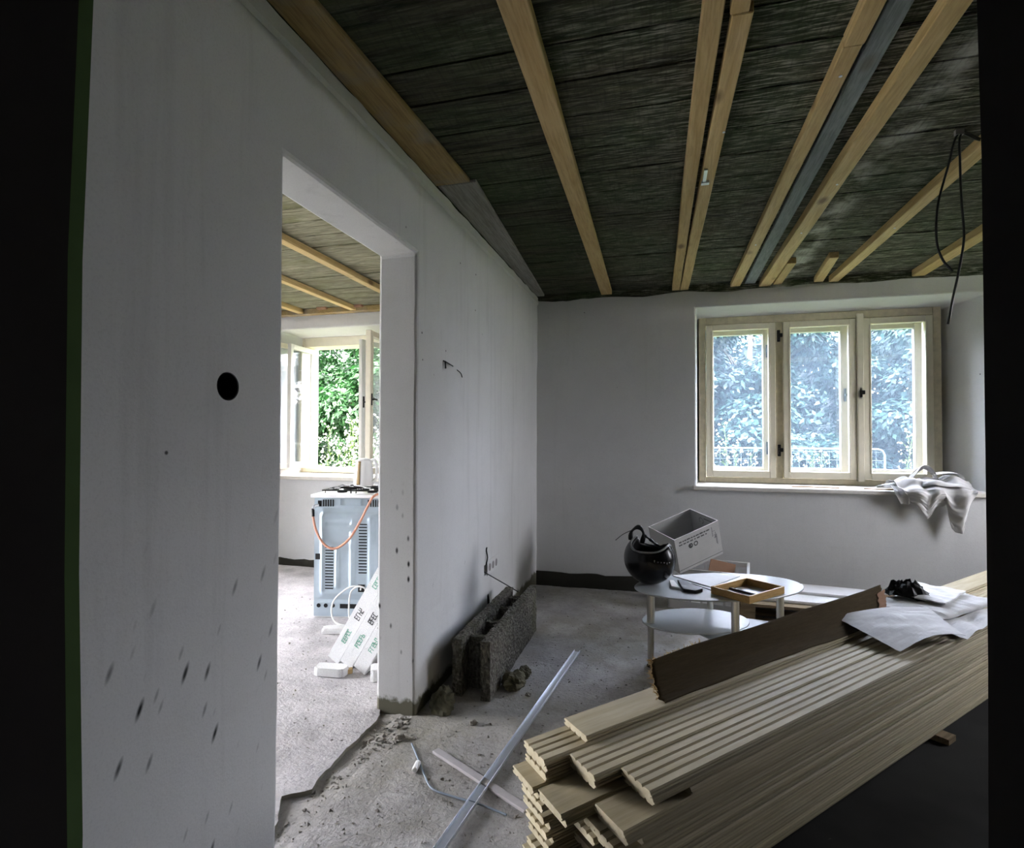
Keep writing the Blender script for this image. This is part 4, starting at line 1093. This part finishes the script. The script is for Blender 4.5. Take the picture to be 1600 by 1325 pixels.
louvers(.112, .205, .485, 15); louvers(.345, .315, .645, 17)
vs_ = MB().box(0, .008, .0085, .0115, .765, .812).mesh('vent_slot', M['dark_hole'])
for x0 in (.06, .375):
    for k in range(5 if x0 < .2 else 6): inst(vs_, 'vent_slot', root, (x0+k*.017, 0, 0))
rh = MB().add([(.014*math.cos(2*PI*k/16), y, .085+.014*math.sin(2*PI*k/16)) for y in (.0095, .0115) for k in range(16)], [tuple(range(16)), tuple(range(16, 32))]+[(k, (k+1) % 16, 16+(k+1) % 16, 16+k) for k in range(16)]).mesh('round_hole', M['dark_hole'])
for x in (.035, .085, .135): inst(rh, 'round_hole', root, (x, 0, 0))
for nm, b in (('label_slot', (.185, .300, .0085, .0115, .068, .098)), ('side_notch', (.010, .045, .0085, .0115, .40, .44)), ('terminal_cover', (.315, .360, -.003, .004, .185, .235)), ('pipe_opening', (.025, .050, .0085, .0115, .765, .805))):
    MB().box(*b).build(nm, M['dark_hole'], root)
m = MB().box(.180, .185, .004, .012, .775, .815).box(.322, .327, .004, .012, .775, .815).box(.180, .327, .004, .012, .771, .776); m.build('bracket', M['steel'], root)
MB().box(-.022, W_+.02, -.008, D_+.01, H_, H_+.022).build('hob_top', M['white_enamel'], root, bevel=.003)
for (x, y) in ((.14, .16), (.36, .16), (.14, .37), (.36, .37)):
    MB().lathe([(.035, H_+.022), (.035, H_+.030), (.026, H_+.036)], 18, x, y).build('burner', M['black_metal'], root)
for y in (.16, .37):
    mm = MB()
    for x in (.14, .36):
        for k in range(4):
            a = PI/4+k*PI/2; mm.tube([(x+.025*math.cos(a), y+.025*math.sin(a), H_+.047), (x+.13*math.cos(a), y+.115*math.sin(a), H_+.045), (x+.13*math.cos(a), y+.115*math.sin(a), H_+.024)], .005, 5)
    c = [(.03, y-.09, H_+.044), (.47, y-.09, H_+.044), (.47, y+.09, H_+.044), (.03, y+.09, H_+.044)]
    mm.tube(c, .005, 5, closed=True); mm.build('pan_grate', M['black_metal'], root)
m = MB().tube(spline([(.030, .004, .775), (.012, -.018, .770), (.004, -.022, .745)], 8), .010, 7); m.build('gas_pipe', M['alu'], root)
MB().tube(spline([(.004, -.022, .75), (.006, -.024, .70), (.030, -.026, .60), (.090, -.030, .51), (.165, -.032, .485), (.255, -.032, .545), (.330, -.030, .66), (.385, -.030, .77), (.430, -.020, .845), (.50, .06, .862)], 50), .0085, 8).build('gas_hose', M['hose'], root, smooth=True)
MB().tube([(.003, -.022, .755), (.006, -.024, .700)], .011, 8).build('hose_clamp', M['black_metal'], root)
root = empty('power_cord', (-1.98, 3.30, .0), label='white power cord looping up from the floor behind the cooker', cat='cord')
def rl(pts): return [Vector(p)-Vector((-1.98, 3.30, 0)) for p in pts]
MB().tube(rl(spline([(-1.965, 3.335, .215), (-1.95, 3.30, .25), (-2.03, 3.28, .235), (-2.125, 3.27, .15), (-2.135, 3.26, .06), (-2.085, 3.24, .012), (-1.99, 3.22, .010)], 40)), .0055, 7).build('cord', M['white_cable'], root, smooth=True)
MB().tube(rl(spline([(-1.93, 3.34, .20), (-1.915, 3.30, .24), (-1.96, 3.29, .248), (-2.005, 3.28, .21), (-2.012, 3.27, .12), (-1.99, 3.25, .03), (-1.93, 3.23, .010)], 40)), .0055, 7).build('cord', M['white_cable'], root, smooth=True)
# kettle on the hob
KZ = .8475+.048-.0
root = empty('kettle', (-2.055, 3.52, .8955), (0, 0, R(12)), 'white plastic electric kettle with brown water gauge standing on the cooker', 'kettle')
MB().lathe([(.050, 0), (.068, .004), (.070, .02), (.066, .08), (.060, .14), (.054, .178), (.050, .184)], 32).build('kettle_body', M['white_enamel'], root, smooth=False)
m = MB()
def gauge(i, j):
    z = .012+.165*i; r = np.interp(z, [.0, .02, .08, .14, .178], [.068, .070, .066, .060, .054])+.002; a = R(-104)+R(22)*(j-.5)
    return (r*math.cos(a), r*math.sin(a), z)
m.grid(14, 5, gauge); m.build('water_gauge', M['amber'], root, smooth=True, solid=.002)
MB().tube(spline([(.048, -.01, .178), (.085, -.015, .180), (.098, -.016, .13), (.094, -.015, .06), (.066, -.012, .03)], 24), [.012]*24, 8).build('handle', M['white_enamel'], root, smooth=True)
MB().lathe([(.048, .183), (.040, .192), (.012, .196)], 24).build('lid', M['white_enamel'], root, smooth=True)
# polystyrene panels leaning on the partition
th = R(59); labs = ['outermost polystyrene panel leaning on the partition, longest of the three', 'middle polystyrene panel of the three leaning on the partition', 'innermost polystyrene panel, shortest of those leaning on the partition']
rk = random.Random(3)
for k, (L, yf) in enumerate(((.74, 2.69), (.60, 2.65), (.46, 2.61))):
    T = .078; base = Vector((-1.785+.105*k, yf, .042))
    root = empty('foam_block', base, (0, -th, 0), labs[k], 'panel', 'leaning polystyrene panels')   # local x runs up the slope, -z is the thickness
    m = MB(); n = 16
    def fn(i, j, L=L, T=T, k=k):
        q = round(j*4) % 4; z = (0, 0, -T, -T)[q]; y = (0, .48, .48, 0)[q]
        return (L*i+.006*nz(y*9, z*9, k, 5)*(i in (0, 1)), y+.002*nz(i*9, z, k, 3), z)
    m.grid(n, 5, fn); m.f += [(0, 1, 2, 3), tuple((n-1)*5+q for q in range(4))]
    m.build('foam', M['styro'], root, bevel=.004)
    mg, mk = MB(), MB()
    def stroke(mb, x, z, h, w): mb.box(x, x+w, -.0012, .0005, z-h/2, z+h/2)
    def glyphs(mb, xa, cnt, zc, hh):
        for q in range(cnt):
            x = xa+q*.017; stroke(mb, x, zc, hh, .0035)
            if rk.random() < .8: mb.box(x, x+.013, -.0012, .0005, zc+hh/2-.004, zc+hh/2)
            if rk.random() < .6: mb.box(x, x+.012, -.0012, .0005, zc-.002, zc+.002)
            if rk.random() < .5: mb.box(x, x+.013, -.0012, .0005, zc-hh/2, zc-hh/2+.004)
            if rk.random() < .5: stroke(mb, x+.0115, zc+hh/4*rk.choice((-1, 1)), hh/2, .0035)
    def prt(name, ink, *a):
        q = MB(); glyphs(q, *a); q.build(name, M[ink], root)
    prt('green_print', 'green_ink', .12, 5, -T*.5, .028)
    if k < 2: prt('black_print', 'black_ink', .275, 4, -T*.52, .034)
    if k == 0: prt('green_print', 'green_ink', .48, 5, -T*.5, .028)
    if k == 2: prt('black_print', 'black_ink', .25, 1, -T*.3, .03)
rough_slab('foam_scrap', .17, .075, .042, (-1.680, 2.565, .006), R(6), 'styro', 'white foam scrap lying in front of the leaning panels', 'scrap', 51, 'foam scraps')
rough_slab('foam_scrap', .24, .07, .035, (-1.97, 3.12, .006), R(20), 'styro', 'long white foam scrap lying before the cooker', 'scrap', 53, 'foam scraps')
rough_slab('foam_scrap', .13, .09, .06, (-1.395, 2.60, .006), R(30), 'styro', 'white foam lump under the leaning panels, next to the pillar', 'scrap', 57, 'foam scraps')
rough_slab('foam_scrap', .045, .03, .022, (-1.60, 2.60, .006), R(30), 'straw', 'small yellowish crumb between the foam panels and the scrap', 'scrap', 59)

# ------------------------------------------------------------------ garden
MB().box(-9.5, XKL-.36, -1.5, 5.4, -.19, -.06).build('bounce_slab_ground', M['bounce_slab'])['kind'] = 'structure'  # unseen pale slab added to bounce light into the kitchen
m = MB(); m.grid(40, 40, lambda i, j: (-40+80*i, YO-.1+60*j, -.16+.03*nz(i*60, j*60, 0, .5)))
m.build('garden_ground', M['soil'])['kind'] = 'structure'
MB().add([(-40, -40, -.2), (40, -40, -.2), (40, 5.4, -.2), (-40, 5.4, -.2)], [(0, 1, 2, 3)]).build('yard_ground', M['soil'])['kind'] = 'structure'
def leaf_mesh(name, n, clumps, size, mat, seed, droop=.3):
    """n pointed leaves on clump surfaces; clumps = (centre, radii)"""
    rg = np.random.default_rng(seed); V = np.zeros((n, 4, 3)); cl = rg.integers(0, len(clumps), n)
    C = np.array([c[0] for c in clumps])[cl]; Rd = np.array([c[1] for c in clumps])[cl]
    d = rg.normal(size=(n, 3)); d /= np.linalg.norm(d, axis=1)[:, None]; rad = .55+.5*rg.random(n)**.5
    p = C+d*Rd*rad[:, None]
    nrm = d*.7+np.array([0, 0, .8])+rg.normal(size=(n, 3))*.45; nrm /= np.linalg.norm(nrm, axis=1)[:, None]
    ax = rg.normal(size=(n, 3))+d*.8-np.array([0, 0, droop]); ax -= nrm*np.sum(ax*nrm, axis=1)[:, None]; ax /= np.linalg.norm(ax, axis=1)[:, None]
    b = np.cross(nrm, ax); L = size*(.6+.8*rg.random(n))[:, None]
    V[:, 0] = p; V[:, 1] = p+ax*L*.5+b*L*.26-nrm*L*.05; V[:, 2] = p+ax*L-np.array([0, 0, 1])*L*.12; V[:, 3] = p+ax*L*.5-b*L*.26-nrm*L*.05
    me = bpy.data.meshes.new(name); me.vertices.add(n*4); me.vertices.foreach_set('co', V.reshape(-1))
    me.loops.add(n*4); me.loops.foreach_set('vertex_index', np.arange(n*4)); me.polygons.add(n); me.polygons.foreach_set('loop_start', np.arange(n)*4)
    me.update(calc_edges=True); me.materials.append(mat); return me
def tree(x, y, h, w, mat, label, seed, n=9000, low=.2, leaf=.125):
    rg = random.Random(seed); root = empty('garden_tree', (x, y, -.15), (0, 0, rg.uniform(0, 6)), label, 'tree', 'garden trees')
    tr = MB().tube(spline([(0, 0, 0), (.05, .03, h*.3), (-.04, .05, h*.6), (.0, 0, h*.85)], 10), [.12-.009*k for k in range(10)], 8)
    cl = []
    for k in range(26):
        a = rg.uniform(0, 2*PI); q = math.sqrt(rg.random())*w; z = h*rg.uniform(low, .95); q *= 1.0-.45*max(0, z/h-.55)
        c = (q*math.cos(a), q*math.sin(a), z); s_ = rg.uniform(.35, .65)*w*.75; cl.append((c, (s_, s_, s_*.62)))
        tr.tube([(0, 0, max(.3, z*.6)), (c[0]*.5, c[1]*.5, z*.85), c], [.03, .02, .008], 5)
    tr.build('trunk', M['bark'], root)
    o = inst(leaf_mesh('foliage', n, cl, leaf, M[mat], seed), 'foliage', root); o['kind'] = 'stuff'
tree(-8.3, 10.9, 3.9, 1.5, 'leaf_a', 'green leafy tree seen through the open kitchen window, further left', 101, 30000, .06)
tree(-5.5, 10.9, 3.9, 1.5, 'leaf_a', 'green chestnut-leaved tree in the middle of the open kitchen window', 102, 40000, .06)
tree(-2.8, 11.2, 3.8, 1.4, 'leaf_a', 'green tree behind the open right leaf of the kitchen window', 103, 20000, .06)
tree(-.1, 11.4, 3.7, 1.35, 'leaf_b', 'leafy tree standing hidden beyond the wall between both windows', 107, 12000, .06)
tree(1.75, 12.2, 4.1, 1.5, 'leaf_b', 'hazy bluish tree filling the left and middle panes of the three-part window', 104, 42000, .06)
tree(4.75, 12.3, 3.7, 1.5, 'leaf_b', 'hazy bluish tree filling the right pane of the three-part window', 106, 34000, .06)
tree(7.6, 12.5, 3.9, 1.4, 'leaf_b', 'leafy tree at the right edge of the garden', 108, 14000, .06)
for q, (x_, y_) in enumerate(((-9.5, 17), (-5.6, 17.5), (2.6, 17.5), (6.0, 17), (9.4, 17.5))):
    tree(x_, y_, 5.0, 2.3, 'leaf_a' if x_ < 0 else 'leaf_b', ['distant tree behind the garden row, far left', 'distant tree behind the one in the open kitchen window', 'distant tree showing between the two hazy bluish trees', 'distant tree behind the hazy tree of the right pane', 'distant tree behind the garden row, far right'][q], 120+q, 18000, .05, .2)
# tall flowering weeds
def weed_parts(seed, h=1.5, n=26):
    rg = random.Random(seed); st, lf, fl_ = MB(), MB(), MB()
    st.tube(spline([(0, 0, 0), (rg.uniform(-.05, .05), rg.uniform(-.05, .05), h*.5), (rg.uniform(-.08, .08), rg.uniform(-.08, .08), h)], 8), [.007-.0006*k for k in range(8)], 5)
    for k in range(n):
        z = h*(.12+.86*k/n); a = k*2.4; L = .16*(1-z/h*.6)*rg.uniform(.7, 1.2)
        dx, dy = math.cos(a), math.sin(a); p = Vector((0, 0, z)); q = p+Vector((dx*L*.5, dy*L*.5, L*.45)); e = p+Vector((dx*L, dy*L, L*.35)); b = Vector((-dy, dx, 0))*L*.12
        lf.add([p, q+b, e, q-b], [(0, 1, 2, 3)])
        if z > h*.5:
            st.tube([p, q+Vector((0, 0, .05)), e+Vector((0, 0, .10))], .0022, 3)
            for _ in range(4):
                c = e+Vector((rg.uniform(-.03, .03), rg.uniform(-.03, .03), .10+rg.uniform(-.03, .05))); s_ = rg.uniform(.008, .016)
                fl_.add([c+Vector(v)*s_ for v in ((1,0,0), (0,1,0), (-1,0,0), (0,-1,0), (0,0,1.4), (0,0,-1))], [(0,1,4), (1,2,4), (2,3,4), (3,0,4), (1,0,5), (2,1,5), (3,2,5), (0,3,5)])
    return st.mesh('stem', M['leaf_weed']), lf.mesh('leaves', M['leaf_weed']), fl_.mesh('flowers', M['flower'])
W3 = [weed_parts(200+k) for k in range(4)]
rg = random.Random(77)
spots = [(-5.2+.22*k+rg.uniform(-.08, .08), 7.4+rg.uniform(-.7, .7), rg.uniform(.75, 1.15)) for k in range(11)]
spots += [(-3.3+.3*k, 7.7+rg.uniform(-.3, .3), rg.uniform(.85, 1.0)) for k in range(3)]
spots += [(-4.75+.13*k+rg.uniform(-.05, .05), 6.75+rg.uniform(-.25, .35), rg.uniform(.85, 1.15)) for k in range(7)]
spots2 = [(.78, 7.6, 1.05), (.95, 7.9, .85), (1.15, 8.0, .78), (1.62, 8.1, .72), (1.85, 7.9, .80), (2.05, 8.1, .78), (2.95, 7.9, .95), (3.15, 8.0, .85), (.55, 7.9, .72)]
ordw = ['leftmost', 'second', 'third', 'fourth', 'fifth', 'sixth', 'seventh', 'eighth', 'ninth', 'tenth', 'eleventh', 'twelfth', 'thirteenth', 'fourteenth', 'fifteenth', 'sixteenth', 'seventeenth', 'eighteenth', 'nineteenth', 'twentieth', 'rightmost']
for grp, sp in (('weeds outside the kitchen window', spots), ('weeds outside the three-part window', spots2)):
    sp = sorted(sp, key=lambda q: q[0]/q[1])
    for k, (x, y, s_) in enumerate(sp):
        t3 = rg.choice(W3); w = ordw[k] if k < len(sp)-1 else 'rightmost'
        pos = w if w.endswith('most') else w+' from the left'
        root = empty('flowering_weed', (x, y, -.15), (0, 0, rg.uniform(0, 6)), ('tall white-flowering weed, %s of those outside the kitchen window' if 'kitchen' in grp else 'tall pale weed, %s of those before the wire fence') % pos, 'weed', grp)
        root.scale = (s_, s_, s_)
        for me in t3:
            q = inst(me, me.name.split('.')[0], root)
            if q.name.startswith('flowers'): q['kind'] = 'stuff'
# grass
rg = np.random.default_rng(5); n = 16000
x = rg.uniform(-9, 6, n); y = rg.uniform(5.7, 11, n); h_ = rg.uniform(.12, .42, n)*np.where(x < -2, 1.6, 1.0); a = rg.uniform(0, 6.28, n); w = .008
V = np.zeros((n, 3, 3)); V[:, 0] = np.stack([x-w*np.cos(a), y-w*np.sin(a), np.full(n, -.15)], 1); V[:, 1] = np.stack([x+w*np.cos(a), y+w*np.sin(a), np.full(n, -.15)], 1)
V[:, 2] = np.stack([x+rg.normal(0, .07, n), y+rg.normal(0, .07, n), -.15+h_], 1)
me = bpy.data.meshes.new('grass'); me.from_pydata(V.reshape(-1, 3).tolist(), [], np.arange(n*3).reshape(-1, 3).tolist()); me.materials.append(M['grass'])
o = inst(me, 'grass'); tag(o, 'rough green grass of the garden outside the windows', 'grass', kind='stuff')
# wire fence
for k, (xa, xb) in enumerate(((-.6, 1.55), (1.6, 3.06))):
    root = empty('wire_fence', (xa, 9.0, -.16), label=['low wire mesh fence panel behind the weeds, left and middle panes', 'low wire mesh fence panel ending in the right pane'][k], cat='fence', group=None)
    Wd = xb-xa; hh = 1.22
    MB().tube([(0, 0, 0), (0, 0, hh-.08), (.03, 0, hh-.02), (.08, 0, hh), (Wd-.08, 0, hh), (Wd-.03, 0, hh-.02), (Wd, 0, hh-.08), (Wd, 0, 0)], .014, 8).build('tube_frame', M['fence'], root)
    mm = MB()
    for q in range(int(Wd/.10)): mm.box(q*.10+.05, q*.10+.053, -.0015, .0015, .1, hh)
    for q in range(10): mm.box(0, Wd, -.0015, .0015, .1+q*.12, .103+q*.12)
    o = mm.build('wire_mesh', M['fence'], root); o['kind'] = 'stuff'
